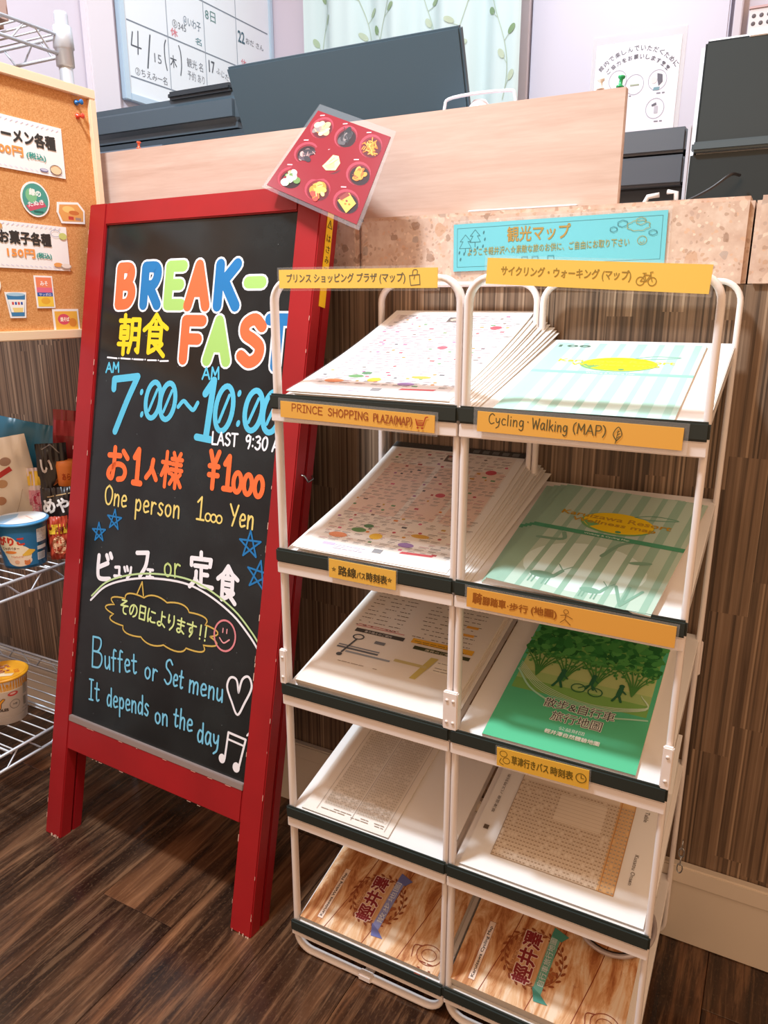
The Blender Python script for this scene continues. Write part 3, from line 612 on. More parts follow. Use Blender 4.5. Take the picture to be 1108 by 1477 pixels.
def make_rack(x0, x1, label):
    r = thing('brochure_rack', label, 'rack', ((x0 + x1) / 2, 1.0, 0)); ox = -(x0 + x1) / 2; iM = Matrix.Translation((ox, -1.0, 0))
    b = bmesh.new(); loop_frame(b, x0, x1, .002, 1.083, .838); mk('front_frame', b, M_CREAM, r, M=iM)
    b = bmesh.new(); loop_frame(b, x0, x1, .012, 1.083, 1.138); mk('back_frame', b, M_CREAM, r, M=iM)
    for x in (x0 + .0035, x1 - .0035):
        for y, s in ((.828, -1), (1.148, 1)):
            b = bmesh.new(); box(b, (x - .006, y - .0035, .500), (x + .006, y + .0035, .556), .0015)
            for z in (.512, .544): lathe(b, [(0, .001), (.0022, .001), (.0022, 0)], 8, 0, Matrix.Translation((x, y + s * .0036, z)) @ Matrix.Rotation(-s * math.pi / 2, 4, 'X'))
            if y < 1: mk('hinge_plate', b, M_CREAM, r, M=iM)
            else: mk('hinge_plate', b, M_CREAM, r, M=iM)
    # floor strap between the two frames
    b = bmesh.new(); xc = (x0 + x1) / 2; box(b, (xc - .008, .838, .0035), (xc + .008, 1.138, .0085), .001); box(b, (xc - .012, .8285, .002), (xc + .012, .842, .014), .002)
    mk('floor_strap', b, M_CREAM, r, M=iM)
    for k in range(5):
        sM = iM @ shelf_frame(k)
        xa, xb = x0 + .0035, x1 - .0035
        b = bmesh.new(); box(b, (xa, .0, -.0045), (xb, .318, 0), .001)
        box(b, (xa, .0, -.016), (xa + .002, .318, -.002), 0); box(b, (xb - .002, .0, -.016), (xb, .318, -.002), 0)
        sh = mk('shelf', b, M_TRAY, r, M=sM)
        b = bmesh.new(); inv = shelf_frame(k).inverted(); zf = ZF[k]
        box(b, (x0 - .001, .8235, zf - .012), (x1 + .001, .8305, zf + .0085), .0025); mk('front_rail', b, M_STRIP, sh, M=inv)
        b = bmesh.new(); box(b, (x0, .826, zf - (.029 if k < 4 else .021)), (x1, .8305, zf - .0125), .0012); mk('support_bar', b, M_CREAM, sh, M=inv)
        if k == 4:
            pass
    return r
rackL = make_rack(-.612, -.3395, 'left of the two white five tier brochure racks, next to the chalkboard')
rackR = make_rack(-.3375, -.0620, 'right of the two white five tier brochure racks, nearest the camera')

# ---- yellow labels on the racks
def card(name, label, o, u, v, w, h, draw, cardmat=M_YEL, film=.003, group=None, th=.0008, cat='label'):
    """laminated card: origin lower left corner"""
    t = thing(name, label, cat, frame(o, u, v), group)
    bx('laminate_sheet', (-film, -film, -.0004), (w + film, h + film, .0004), M_FILM, t)
    bx('card', (0, 0, -.0003), (w, h, .0008), cardmat, t)
    P = Print(.0009); draw(P, w, h); P.build('lettering', t); return t
BRN, GRY = '#a0522a', '#6f6a52'
def d1(P, w, h):
    P.text('プリンス ショッピング プラザ (マップ)', .012, .005, w * .76, .0125, '#6a6a58', bold=.00018)
    x = w - .034
    P.line([(x, .003), (x - .002, .014), (x + .011, .015), (x + .012, .004), (x, .003)], .0009, '#6a6a58', False); P.line([(x + .002, .014), (x + .003, .020), (x + .008, .020), (x + .008, .015)], .0008, '#6a6a58'); P.line([(x + .004, .010), (x + .005, .014)], .0008, '#6a6a58')
def at(px, y, pz): return (px, y, pz)
card('top_label', 'yellow label with Japanese text and a shopping bag drawing on left rack top', (-.590, .8255, 1.0690), (.222, 0, -.0015), (.004, 0, .023), .222, .0225, d1)
def bike(P, x, y, s, c, w):
    P.ring(x, y, s, s, w, c, 20); P.ring(x + s * 2.9, y, s, s, w, c, 20)
    P.line([(x, y), (x + s * .9, y + s * 1.5), (x + s * 2.3, y + s * 1.5), (x + s * 2.9, y)], w, c, False); P.line([(x, y), (x + s * 1.4, y), (x + s * .75, y + s * 1.9)], w, c, False); P.line([(x + s * 1.4, y), (x + s * 2.3, y + s * 1.5)], w, c, False)
    P.line([(x + s * .4, y + s * 1.9), (x + s * 1.2, y + s * 1.95)], w, c, False); P.line([(x + s * 2.2, y + s * 2.2), (x + s * 2.4, y + s * 1.5)], w, c, False); P.line([(x + s * 2.2, y + s * 2.2), (x + s * 2.8, y + s * 2.3)], w, c, False)
def d2(P, w, h):
    P.text('サイクリング・ウォーキング (マップ)', .017, .008, w * .60, .0115, '#a88a40', bold=.00022)
    bike(P, w * .715, .0095, .0040, '#a8873a', .0009)
card('top_label', 'long yellow label with Japanese text and a bicycle drawing on right rack top', (-.309, .8250, 1.0715), (.232, -.002, -.0125), (.0115, 0, .0265), .2325, .0275, d2)
def d3(P, w, h):
    P.hand('PRINCE', .018, .0095, .066, .0085, .0095, .0013, BRN); P.hand('SHOPPING', .075, .0085, .134, .0075, .0095, .0013, BRN); P.hand('PLAZA(MAP)', .142, .0070, .196, .0062, .0095, .0013, BRN)
    x = .201; P.line([(x, .015), (x + .002, .008), (x + .010, .008), (x + .013, .018), (x + .016, .019)], .0013, '#b04028', False)
    for a in range(3): P.line([(x + .002, .010 + a * .002), (x + .010, .010 + a * .002)], .0009, '#b04028', False)
    P.ellipse(x + .003, .0048, .0014, .0014, '#b04028', n=8); P.ellipse(x + .009, .0048, .0014, .0014, '#b04028', n=8)
card('shelf_label', 'yellow handwritten English label with a red cart on upper left shelf', (-.593, .8222, .9035), (.226, 0, -.0045), (.0035, 0, .022), .226, .0215, d3, mat('label_orange', '#e9b04e', .5), .004)
def d4(P, w, h):
    P.hand('Cycling', .014, .0100, .056, .0092, .012, .0012, '#5c5636'); P.hand('\u00b7', .060, .010, .062, .010, .012, .0014, '#5c5636'); P.hand('Walking', .066, .0088, .106, .0078, .012, .0012, '#5c5636'); P.hand('(MAP)', .112, .0082, .148, .0074, .011, .0012, '#5c5636')
    x = .160; P.line([(x, .004), (x - .004, .011), (x + .001, .019), (x + .005, .011), (x, .004)], .0009, '#5c5636'); P.line([(x - .001, .001), (x + .001, .015)], .0008, '#5c5636', False)
    for a in range(3): P.line([(x, .007 + a * .003), (x + .003, .009 + a * .003)], .0006, '#5c5636', False)
card('shelf_label', 'yellow label with handwritten cycling and walking text and a leaf drawing', (-.3125, .8222, .9060), (.226, 0, -.003), (.001, 0, .024), .2265, .0235, d4, mat('label_orange', '#e9b04e', .5), .005)
def d5(P, w, h):
    for x in (.008, w - .009):
        P.line([(x + .0032 * math.cos(math.pi / 2 + k * 4 * math.pi / 5), .0125 + .0032 * math.sin(math.pi / 2 + k * 4 * math.pi / 5)) for k in range(5)], .0007, '#6e5c2c', False, True)
    P.text('路線', .015, .0055, .028, .0135, '#4f4426', bold=.00035); P.text('バス', .044, .0065, .013, .009, '#4f4426', bold=.0002); P.text('時刻表', .059, .0055, .031, .012, '#4f4426', bold=.0003)
card('shelf_label', 'small yellow bus timetable label with two stars on left rack second shelf', (-.5215, .8222, .6875), (.102, 0, -.001), (-.001, 0, .027), .103, .0265, d5, mat('label_yellow', '#ebba50', .5), .002)
def d6(P, w, h):
    P.text('騎', .008, .0065, .012, .014, '#9a5a1c', bold=.00045); P.text('腳踏車', .021, .0068, .030, .011, '#9a5a1c', bold=.0003); P.text('·步行', .053, .0065, .026, .010, '#9a5a1c', bold=.0002); P.text('(地圖)', .083, .006, .031, .012, '#9a5a1c', bold=.0003)
    x = .125; P.ring(x, .0185, .0028, .0026, .0007, '#8a5a20'); P.line([(x, .016), (x - .001, .009), (x - .006, .004)], .0008, '#8a5a20'); P.line([(x - .001, .009), (x + .006, .003)], .0008, '#8a5a20'); P.line([(x - .006, .013), (x, .014), (x + .008, .011)], .0008, '#8a5a20')
card('shelf_label', 'long yellow label with Chinese text and a little figure on right rack second shelf', (-.3185, .8222, .6835), (.246, 0, -.0015), (.0015, 0, .0255), .247, .0255, d6, mat('label_orange2', '#e2a748', .5), .003)
def d7(P, w, h):
    P.ring(.009, .019, .0048, .0042, .0009, '#6e5c1c'); P.ring(.013, .010, .0045, .0042, .0009, '#6e5c1c'); P.line([(.006, .012), (.004, .006), (.009, .003)], .0009, '#6e5c1c')
    P.text('草津行きバス', .020, .0070, .048, .0125, '#6e5c1c', bold=.00028); P.text('時刻表', .071, .0072, .028, .012, '#6e5c1c', bold=.00028)
    P.ring(w - .0095, .0135, .0062, .0062, .0011, '#6e5c1c'); P.line([(w - .0095, .018), (w - .0095, .0135), (w - .006, .0135)], .0009, '#6e5c1c', False)
card('shelf_label', 'small yellow label with Japanese text and a clock drawing on right rack third shelf', (-.2695, .8222, .4705), (.118, 0, .003), (-.002, 0, .027), .1185, .0265, d7, mat('label_yellow2', '#e3b340', .5), .002)
# ---- turquoise notice on the terrazzo
def dt(P, w, h):
    g = '#4a7f86'; gd = '#a39a5e'
    P.frame(.006, .006, w - .012, h - .012, .0006, g)
    for (cx, cy, s) in ((.020, .040, 1), (.036, .048, .9)):
        P.line([(cx, cy + .014 * s), (cx - .009 * s, cy + .004 * s), (cx - .004 * s, cy + .004 * s), (cx - .010 * s, cy - .006 * s), (cx + .010 * s, cy - .006 * s), (cx + .004 * s, cy + .004 * s), (cx + .009 * s, cy + .004 * s), (cx, cy + .014 * s)], .0008, g, False)
        P.line([(cx, cy - .006), (cx, cy - .012)], .0010, g, False)
    for (x, y) in ((.050, .056), (.052, .046), (.049, .036), (.010, .028), (.012, .018), (.040, .034), (.030, .030), (.018, .026)): P.ellipse(x, y, .0012, .0026, g, -.3, 8)
    P.text('観光マップ', .088, .040, .096, .0215, '#b08f4c', bold=.0004)
    P.text('ようこそ軽井沢へ☆素敵な旅のお供に、ご自由にお取り下さい', .024, .0225, .245, .0115, gd, rot=.012, bold=.0001)
    P.ring(.286, .0325, .0062, .0056, .0008, gd); P.line([(.283, .031), (.286, .0290), (.289, .0315)], .0007, gd)
    for x in (.112, .128, .152): P.line([(x, .013), (x, .0175), (x + .009, .0175), (x + .009, .013)], .0009, '#3f8f9a', False)
    bump_cloud(P, .258, .056, .0062, .0038, 6, .0008, g); bump_cloud(P, .246, .049, .0045, .003, 6, .0008, g); bump_cloud(P, .280, .052, .014, .006, 8, .0008, gd); bump_cloud(P, .283, .058, .0060, .0042, 6, .0008, gd); bump_cloud(P, .300, .042, .005, .003, 6, .0008, g)
card('wall_notice', 'turquoise laminated notice with Japanese handwriting taped to the terrazzo edge', (-.4880, 1.1560, 1.0990), (.318, 0, .005), (.001, 0, .073), .3180, .0700, dt, mat('turquoise_card', '#6fc6d2', .45), .005, cat='notice')

# ================================================================ LEAFLETS AND BOOKLETS
def slab(name, w, d, th, m_top, m_edge, parent, bend=0.0, M=None):
    """sheet or booklet w wide, d deep, th thick, its back rising by bend"""
    b = bmesh.new(); n = 24 if bend else 1; rows = []
    for j in range(n + 1):
        s = d * j / n; z = bend * (j / n) ** 2
        rows.append([b.verts.new((x, s, z + q)) for x, q in ((0, 0), (w, 0), (w, th), (0, th))])
    for A, B in zip(rows, rows[1:]):
        for k in range(4): f = b.faces.new((A[k], B[k], B[(k + 1) % 4], A[(k + 1) % 4])); f.material_index = 0 if k == 2 else 1
    b.faces.new(rows[0]).material_index = 1; b.faces.new(rows[-1][::-1]).material_index = 1
    bmesh.ops.recalc_face_normals(b, faces=b.faces[:])
    return mk(name, b, [m_top, m_edge], parent, M=M)
def bendwarp(d, th, bend): return lambda x, y, z: (x, y, bend * (max(y, 0) / d) ** 2 + th + z)
def map_print(P, w, d, rn, vivid):
    """shopping map: columns of little logos and text rows"""
    P.rect(.012, .012, w - .024, d - .03, '#e6e0e2' if not vivid else '#efe6de', sub=24)
    st = P.step; P.step = 0; P.z += st; P.rect(w * .46, d * .86, .028, .020, '#6b5c55'); P.z += st; P.ellipse(w * .46 + .014, d * .86 + .010, .010, .006, '#c9b8a8')
    for a, b in ((.10, .44), (.48, .70), (.74, .94)):
        P.z += .00004; P.rect(w * a, d * .34, w * (b - a), d * .46, '#ecccd0' if not vivid else '#ecd2c4', sub=12)
    P.z += .00005
    cols = ['#c2455a', '#d9688a', '#8a7a74', '#b8484a', '#5a5a5e', '#d29a3c', '#6a9a6a', '#a86a9a', '#caa24a', '#e08a3c']
    y = d * .93
    while y > d * .10:
        x = w * .07 + rn.uniform(0, .01)
        while x < w * .93:
            r = rn.random(); L = rn.uniform(.006, .016)
            if r < .06: P.ellipse(x + .003, y, .0030, .0024, rn.choice(cols), n=10)
            elif r < .17: P.rect(x, y - .002, L * .5, .0042, rn.choice(cols))
            elif r < .86: P.rect(x, y, L, .0011, rn.choice(['#7f7672', '#978a86', '#5e5653', '#c07a84'] if vivid else ['#5f5856', '#75696c', '#4a4446', '#a85a68'])); P.rect(x, y - .0028, L * .8, .0010, '#a0968f' if vivid else '#8a8086')
            x += L + rn.uniform(.002, .010)
        y -= rn.uniform(.0070, .0100)
    P.step = st
    for (x, y, rx, ry, c) in ((.44, .17, .010, .008, '#e8b92c'), (.70, .22, .014, .005, '#d8a83c'), (.20, .14, .015, .007, '#dd8a5c'), (.30, .20, .012, .006, '#5f8f55'), (.34, .24, .008, .005, '#4d7d52'), (.62, .56, .008, .006, '#d25a6a'), (.84, .80, .009, .007, '#cc4a5a'), (.66, .14, .012, .006, '#9c7ab4')):
        P.ellipse(w * x, d * y, rx, ry, c)
    P.poly([(w * .66, d * .075), (w * .86, d * .085), (w * .87, d * .10), (w * .67, d * .092)], '#cf4a50')
    P.rect(w * .16, d * .055, .020, .006, '#c6b6d8'); P.rect(w * .50, d * .05, .014, .010, '#8c8a8c'); P.dashes(w * .25, d * .06, w * .2, 3, .004, .0012, '#b8a8c8', rn)
def stack_maps(k, n, x, label_top, label_rest, group, seed, fan=.004, th=.0013):
    rn = random.Random(seed); w, d = .238, .338
    for i in range(n):
        top = i == n - 1
        M = shelf_frame(k, x + (n - 1 - i) * fan + rn.uniform(-.001, .001), .002 + rn.uniform(0, .003), .0006 + i * th) @ Matrix.Rotation(rn.uniform(-.006, .006) - (n - 1 - i) * .004, 4, 'Z')
        t = thing('map_leaflet', label_top if top else label_rest, 'leaflet', M, None if top else group)
        bend = .004 + .0026 * i
        slab('paper_sheets', w, d, th * .9, M_PAPER, M_PAPERE, t, bend)
        if top:
            P = Print(.0003, warp=bendwarp(d, th * .9, bend)); map_print(P, w, d, rn, seed == 2)
            if seed == 2:
                P.rect(0, d - .016, w, .016, '#2e2f30', sub=8)
                for q in range(5): P.rect(w * .62 + q * .017, d - .013, .011, .009, '#6c6e70')
            P.build('map_print', t, None, .014)
            b = bmesh.new(); slabm = bendwarp(d, th * .9 + .0016, bend)
            g = [[b.verts.new(slabm(w * a, d * c / 24, 0)) for a in (0, 1)] for c in range(25)]
            for A, B in zip(g, g[1:]): b.faces.new((A[0], A[1], B[1], B[0]))
            mk('clear_cover', b, clear_mat('gloss_cover', .05), t)
stack_maps(0, 9, -.592, 'top map leaflet on the upper left shelf, bright white with tiny shop logos', 'map leaflet under the top one on the upper left shelf', 'map leaflets on the upper left shelf', 1)
stack_maps(1, 8, -.590, 'top map leaflet on the second left shelf, with a black rear band', 'map leaflet under the top one on the second left shelf', 'map leaflets on the second left shelf', 2)

# left rack, third shelf: two column bus timetables
def bus_print(P, w, d):
    rn = random.Random(9)
    for a, b in ((.08, .42), (.50, .92)):
        for c in range(3 if a < .3 else 4):
            x = w * a + (w * (b - a)) * c / (3 if a < .3 else 4)
            P.dashes(x, d * .93, w * .085, 13, .0105, .0016, '#7d6c60', rn, .85, (.003, .008))
    for y in (.60, .67): P.rect(w * .80, d * y, .020, .006, '#f0b04c')
    P.rect(w * .09, d * .50, w * .36, .002, '#d79090'); P.dashes(w * .10, d * .515, w * .3, 1, .004, .0014, '#cc7070', rn)
    P.rect(w * .11, d * .452, w * .36, .0088, '#4c4844'); P.text('乗り換えのご案内', w * .18, d * .456, w * .2, .0055, '#e8e0d8')
    P.rect(w * .08, d * .30, w * .30, .004, '#6c7078'); P.rect(w * .08, d * .32, w * .30, .003, '#8c9098'); P.rect(w * .16, d * .275, w * .32, .004, '#9aa0a8')
    P.ring(w * .17, d * .41, .009, .006, .0025, '#55585c'); P.line([(w * .17, d * .39), (w * .14, d * .27)], .0035, '#55585c', False); P.ellipse(w * .135, d * .25, .005, .004, '#55585c'); P.rect(w * .30, d * .385, .018, .007, '#7a7c80')
    P.rect(w * .52, d * .46, w * .42, .0115, '#f0b63c'); P.dashes(w * .54, d * .475, w * .36, 2, .004, .0014, '#8a6c2c', rn)
    P.rect(w * .56, d * .415, w * .38, .008, '#474a30'); P.text('運賃のご案内', w * .64, d * .418, w * .2, .005, '#e8e0c8')
    P.poly([(w * .66, d * .20), (w * .70, d * .20), (w * .76, d * .38), (w * .71, d * .38)], '#cdbb6c'); P.rect(w * .50, d * .29, w * .22, .006, '#cbbd86'); P.poly([(w * .74, d * .28), (w * .92, d * .27), (w * .90, d * .37), (w * .76, d * .37)], '#f4ece0')
    P.dashes(w * .77, d * .35, w * .12, 4, .006, .0012, '#7a7060', rn)
    P.dashes(w * .14, d * .20, w * .30, 1, .005, .0012, '#9a8878', rn)
    for y in range(9): P.rect(w * .02, d * .0 + .001, .0, .0, '#ffffff')
for i in range(3):
    top = i == 2
    t = thing('bus_timetable', 'top bus timetable sheet on the third left shelf, with two printed columns' if top else 'bus timetable sheet beneath the top one on the third left shelf', 'timetable', shelf_frame(2, -.594 + (2 - i) * .0012, .003, .0004 + i * .0042), None if top else 'bus timetable sheets on the third left shelf')
    slab('paper_sheets', .244, .300, .0040, mat('cream_paper', '#efe6dc', .45), M_PAPERE, t, .0)
    if top: P = Print(.0044); bus_print(P, .244, .300); P.build('timetable_print', t)
# left rack, fourth shelf: one narrow dense timetable
def dense(P, x, y, w, d, rows, cols, c='#c6bbad', line='#c2b6a8'):
    rn = random.Random(3)
    for r in range(rows + 1): P.rect(x, y + d * r / rows, w, .00035, line)
    for r in range(cols + 1): P.rect(x + w * r / cols, y, .00035, d, line)
    st = P.step; P.z += st; P.step = 0
    for r in range(rows):
        for q in range(cols):
            if rn.random() < .86: P.rect(x + w * (q + .2) / cols, y + d * (r + .3) / rows, w / cols * .6, d / rows * .42, c)
    P.step = st
t = thing('narrow_timetable', 'narrow sheet densely printed with departure times on the fourth left shelf', 'timetable', shelf_frame(3, -.592, .004, .0004))
slab('paper_sheets', .154, .250, .0030, mat('cream_paper', '#efe6dc', .45), M_PAPERE, t)
P = Print(.0034); dense(P, .030, .020, .052, .222, 44, 11); dense(P, .088, .020, .052, .222, 44, 11); P.rect(.0855, .006, .0006, .236, '#7c7064'); P.rect(.024, .006, .0006, .236, '#9c9084'); P.rect(.144, .006, .0006, .236, '#9c9084'); P.dashes(.03, .014, .11, 2, .004, .0012, '#9c9084', random.Random(2)); P.build('timetable_print', t)

# wood patterned walking and cycling maps on the lowest shelves
def rustic_cover(P, w, d, ribbon, tagtxt, rib_txt):
    dk = '#8c3a1e'
    for x in (.27, .55, .80): P.line([(w * x - .02, 0.0), (w * x + .0, d * .5), (w * x + .012, d)], .0012, dk)
    # tag on the left, reading away from the viewer
    a = math.radians(90)
    P.rect(.027, .010, .0105, .098, dk); P.rect(.0275, .0105, .0095, .097, '#f1dccb'); P.text(tagtxt, .0355, .014, .086, .0058, '#3c2c28', rot=a, bold=.00018)
    cx, cy = w * .43, d * .36
    for k in range(44):
        b = 2 * math.pi * k / 44; r = .043 + (.004 if k % 2 else -.003)
        P.ellipse(cx + r * math.cos(b), cy + r * .98 * math.sin(b), .0046, .0019, '#95502e', b + (1.0 if k % 2 else 2.1), 8)
    P.ring(cx, cy, .043, .042, .0011, '#95502e', 40)
    for k in range(10): P.ellipse(cx + .024 + random.uniform(-.006, .01), cy + random.uniform(-.03, .03), .004, .0028, '#a8643c', random.uniform(0, 3), 8)
    for c, bo in (('#f3dccf', .0020), ('#8a2c30', .0009)): P.text('輕井澤', cx + .0045, cy - .042, .082, .027, c, rot=a, bold=bo)
    P.text('自然與文化之旅', cx - .024, cy - .026, .050, .0062, '#a8643c', rot=a)
    x0 = cx + .012
    P.poly([(x0, cy - .045), (x0 + .013, cy - .048), (x0 + .017, cy + .050), (x0 + .003, cy + .052)], ribbon[0])
    P.poly([(x0 + .003, cy + .045), (x0 + .019, cy + .040), (x0 + .028, cy + .052), (x0 + .004, cy + .060)], ribbon[1]); P.poly([(x0 - .002, cy - .040), (x0 + .013, cy - .048), (x0 + .026, cy - .058), (x0 + .006, cy - .060)], ribbon[1])
    P.text(rib_txt, x0 + .0128, cy - .036, .078, .0098, '#dfe4ea', rot=a)
    P.line([(w * .80, .012), (w * .79, .030), (w * .84, .034)], .0012, dk); P.ring(w * .90, .024, .020, .016, .0010, dk); P.ring(w * .90, .024, .012, .009, .0008, dk)
    P.dashes(w * .86, .010, .022, 3, .010, .0016, dk, random.Random(5))
def rustic_stack(x, n, labtop, labrest, group, ribbon, tagtxt, rib, w=.250, d=.212, th=.0030):
    for i in range(n):
        top = i == n - 1
        t = thing('map_booklet', labtop if top else labrest, 'booklet', shelf_frame(4, x + (n - 1 - i) * .0008, .004 + (n - 1 - i) * .0004, .0004 + i * th), None if top else group)
        slab('pages', w, d, th * .92, M_RUSTIC if top else M_PAPER, M_PAPERE, t, .0)
        if top: P = Print(th * .92 + .0003); rustic_cover(P, w, d, ribbon, tagtxt, rib); P.build('cover_print', t)
rustic_stack(-.602, 3, 'top wood patterned booklet with a violet ribbon on the lowest left shelf', 'wood patterned booklet under the violet ribbon one', 'booklets on the lowest left shelf', ('#8f96cc', '#6f76b4'), 'Karuizawa Walking Map', '散步地圖')
rustic_stack(-.3335, 7, 'top wood patterned booklet with a green ribbon on the lowest right shelf', 'booklet in the pile under the green ribbon one', 'booklets on the lowest right shelf', ('#6fae9c', '#4d9484'), 'Karuizawa Cycling Map', '自行車旅行地圖')

# right rack: green wellness maps
def forest_cover(P, w, d, pale):
    base, st, band, dk = ('#c3e0d8', '#a9d2c6', '#8fcdb6', '#7ab8a0') if pale else ('#b9cfc0', '#98bba8', '#4f9c78', '#7fa893')  # pale set puts gloss glare into lighter print colours
    P.rect(0, 0, w, d, base, sub=4)
    P.ellipse(w * .50, d * .24, w * .38, d * .20, '#d3e8e2')
    for x, ww in ((.07, .05), (.19, .035), (.30, .05), (.44, .04), (.56, .06), (.70, .035), (.80, .06), (.93, .04)): P.rect(w * x, 0, w * ww, d, st)
    P.rect(w * .0, d * .0, w * .07, d, st)
    if not pale:
        for (x, y, s) in ((.30, .12, 1), (.62, .08, .8)):   # deer
            P.ellipse(w * x, d * y, .016 * s, .0075 * s, dk); P.line([(w * x + .014 * s, d * y), (w * x + .020 * s, d * y + .016 * s)], .006 * s, dk, False)
            for q in (-.011, -.006, .007, .012): P.line([(w * x + q * s, d * y), (w * x + q * s, d * y - .020 * s)], .0022 * s, dk, False)
            for q in (-1, 1): P.line([(w * x + .020 * s, d * y + .018 * s), (w * x + (.020 + q * .009) * s, d * y + .030 * s)], .0016 * s, dk, False)
        P.line([(w * .10, d * .42), (w * .26, d * .44), (w * .24, d * .50)], .006, dk); P.line([(w * .56, d * .36), (w * .62, d * .48), (w * .70, d * .53)], .006, dk); P.ellipse(w * .80, d * .36, .014, .004, dk, .3)
        for q in (-.4, 0, .4): P.line([(w * .82, d * .02), (w * .82 + .04 * math.sin(q), d * .02 + .04 * math.cos(q))], .004, dk, False)
    P.rect(0, d * .515, w, d * .035, band, sub=4)
    P.text('Walking & Cycling Map', w * .36, d * .521, w * .30, d * .018, '#eaf4ee')
    P.ellipse(w * .52, d * .665, w * .245, d * .105, '#79b06e'); P.ellipse(w * .525, d * .672, w * .235, d * .098, '#f2cf1e')
    P.poly([(w * .28, d * .66), (w * .36, d * .60), (w * .42, d * .635), (w * .36, d * .655)], '#79b06e'); P.line([(w * .60, d * .76), (w * .72, d * .80), (w * .88, d * .79), (w * .70, d * .755), (w * .60, d * .76)], .0016, '#6ea78e')
    c = '#e2d23a' if pale else '#c39a2e'
    P.text('Karuizawa Resort', w * .12, d * .685, w * .74, d * .040, c, bold=.0004); P.text('Wellness map', w * .22, d * .625, w * .56, d * .044, c, bold=.0004)
    P.ellipse(w * .56, d * .59, .004, .003, '#5f9f68')
    if pale: P.text('100', w * .03, d * .925, w * .22, d * .030, '#5f7468', bold=.0004)
M_GL = mat('booklet_gloss', '#c3d8cc', .25)
t = thing('wellness_map', 'folded map, gloss glare painted in as pale mint, with a yellow lemon shape on the top right shelf', 'booklet', shelf_frame(0, -.302, .006, .0004))
slab('pages', .203, .286, .0026, M_GL, M_PAPERE, t); P = Print(.0029); forest_cover(P, .203, .286, True); P.build('cover_print', t)
for i, (dx, rot) in enumerate(((0, 0), (.002, -.035), (.004, -.065), (.006, -.095))):
    top = i == 3
    t = thing('wellness_map', ['lowest of four fanned green forest maps, sticking out furthest left', 'second lowest of four fanned green forest maps', 'green forest map directly under the top one of four', 'top green forest map with yellow oval and deer on second right shelf'][i], 'booklet', shelf_frame(1, -.308 + dx, .010, .0004 + i * .0024) @ Matrix.Rotation(rot, 4, 'Z'), 'green forest maps on the second right shelf')
    slab('pages', .203, .286, .0022, M_GL, M_PAPERE, t); P = Print(.0025); forest_cover(P, .203, .286, False); P.build('cover_print', t)
# right rack third shelf: green travel booklet
t = thing('travel_booklet', 'deep green booklet with trees and cyclists on its cover on the third right shelf', 'booklet', shelf_frame(2, -.297, .004, .0004))
slab('pages', .197, .284, .0050, mat('green_cover', '#58bb8a', .25), M_PAPERE, t)
P = Print(.0053); w, d = .197, .284; rn = random.Random(11)
P.rect(0, 0, w, d, '#57bd8e', sub=4); P.rect(.006, d * .36, w - .012, d * .62, '#7fb35e', sub=4); P.rect(.006, d * .50, w - .012, d * .16, '#bccd8a', sub=4); P.rect(.006, d * .44, w - .012, d * .07, '#a5c47c', sub=4)
for i in range(420):
    x = rn.uniform(.004, w - .006); y = d * rn.uniform(.66, .97); P.ellipse(x, y, rn.uniform(.004, .011), rn.uniform(.003, .008), rn.choice(['#2f7a3c', '#3a8a44', '#276a34', '#4a984c', '#5aa856']), rn.uniform(0, 3), 7)
for i in range(160):
    x = rn.uniform(.004, w - .006); y = d * rn.uniform(.58, .70); P.ellipse(x, y, rn.uniform(.001, .004), rn.uniform(.001, .003), rn.choice(['#3f8a44', '#58a050', '#7cb45c']), rn.uniform(0, 3), 6)
for x in (.16, .36, .58, .84):
    for q in range(7): P.line([(w * x, d * .48), (w * x + (q - 3) * .003, d * .57), (w * x + (q - 3) * .009, d * .66)], .0022, '#4f8c46')
for i in range(5): P.line([(w * .02, d * (.56 - i * .012)), (w * .25, d * (.42 - i * .012)), (w * .6, d * (.36 - i * .008)), (w * .95, d * (.42 - i * .004)), (w * .9, d * (.50))], .0009, '#cfe8cc')
P.line([(w * .02, d * .50), (w * .2, d * .36), (w * .55, d * .28), (w * .98, d * .34)], .003, '#a9dcc0')
def figure(x, y, s, c):
    P.ellipse(x, y + .030 * s, .0034 * s, .0036 * s, c); P.line([(x, y + .026 * s), (x - .001 * s, y + .013 * s)], .0062 * s, c, False); P.line([(x - .001 * s, y + .014 * s), (x - .006 * s, y)], .0032 * s, c, False); P.line([(x - .001 * s, y + .014 * s), (x + .004 * s, y + .001)], .0032 * s, c, False); P.line([(x, y + .024 * s), (x + .007 * s, y + .017 * s)], .0022 * s, c, False)
dg = '#2f6b4a'
figure(w * .34, d * .43, 1.2, dg); figure(w * .76, d * .42, 1.1, dg)
P.ring(w * .48, d * .455, .0095, .0085, .0016, dg); P.ring(w * .60, d * .450, .0095, .0085, .0016, dg); figure(w * .56, d * .46, 1.0, dg); P.line([(w * .48, d * .455), (w * .56, d * .50), (w * .61, d * .455)], .0016, dg, False)
P.text('散步&自行車', w * .30, d * .275, w * .48, .0185, '#f4f4f0', bold=.0008); P.text('散步&自行車', w * .30, d * .275, w * .48, .0185, '#3f4f48', bold=.0001)
P.text('旅行地圖', w * .38, d * .195, w * .34, .0185, '#f4f4f0', bold=.0008); P.text('旅行地圖', w * .38, d * .195, w * .34, .0185, '#3f4f48', bold=.0001)
P.text('公益財団', w * .46, d * .145, w * .17, .0065, '#e8f6ee'); P.text('輕井澤自然體驗地圖', w * .38, d * .105, w * .36, .0078, '#f2faf4', bold=.0002)
P.build('cover_print', t)
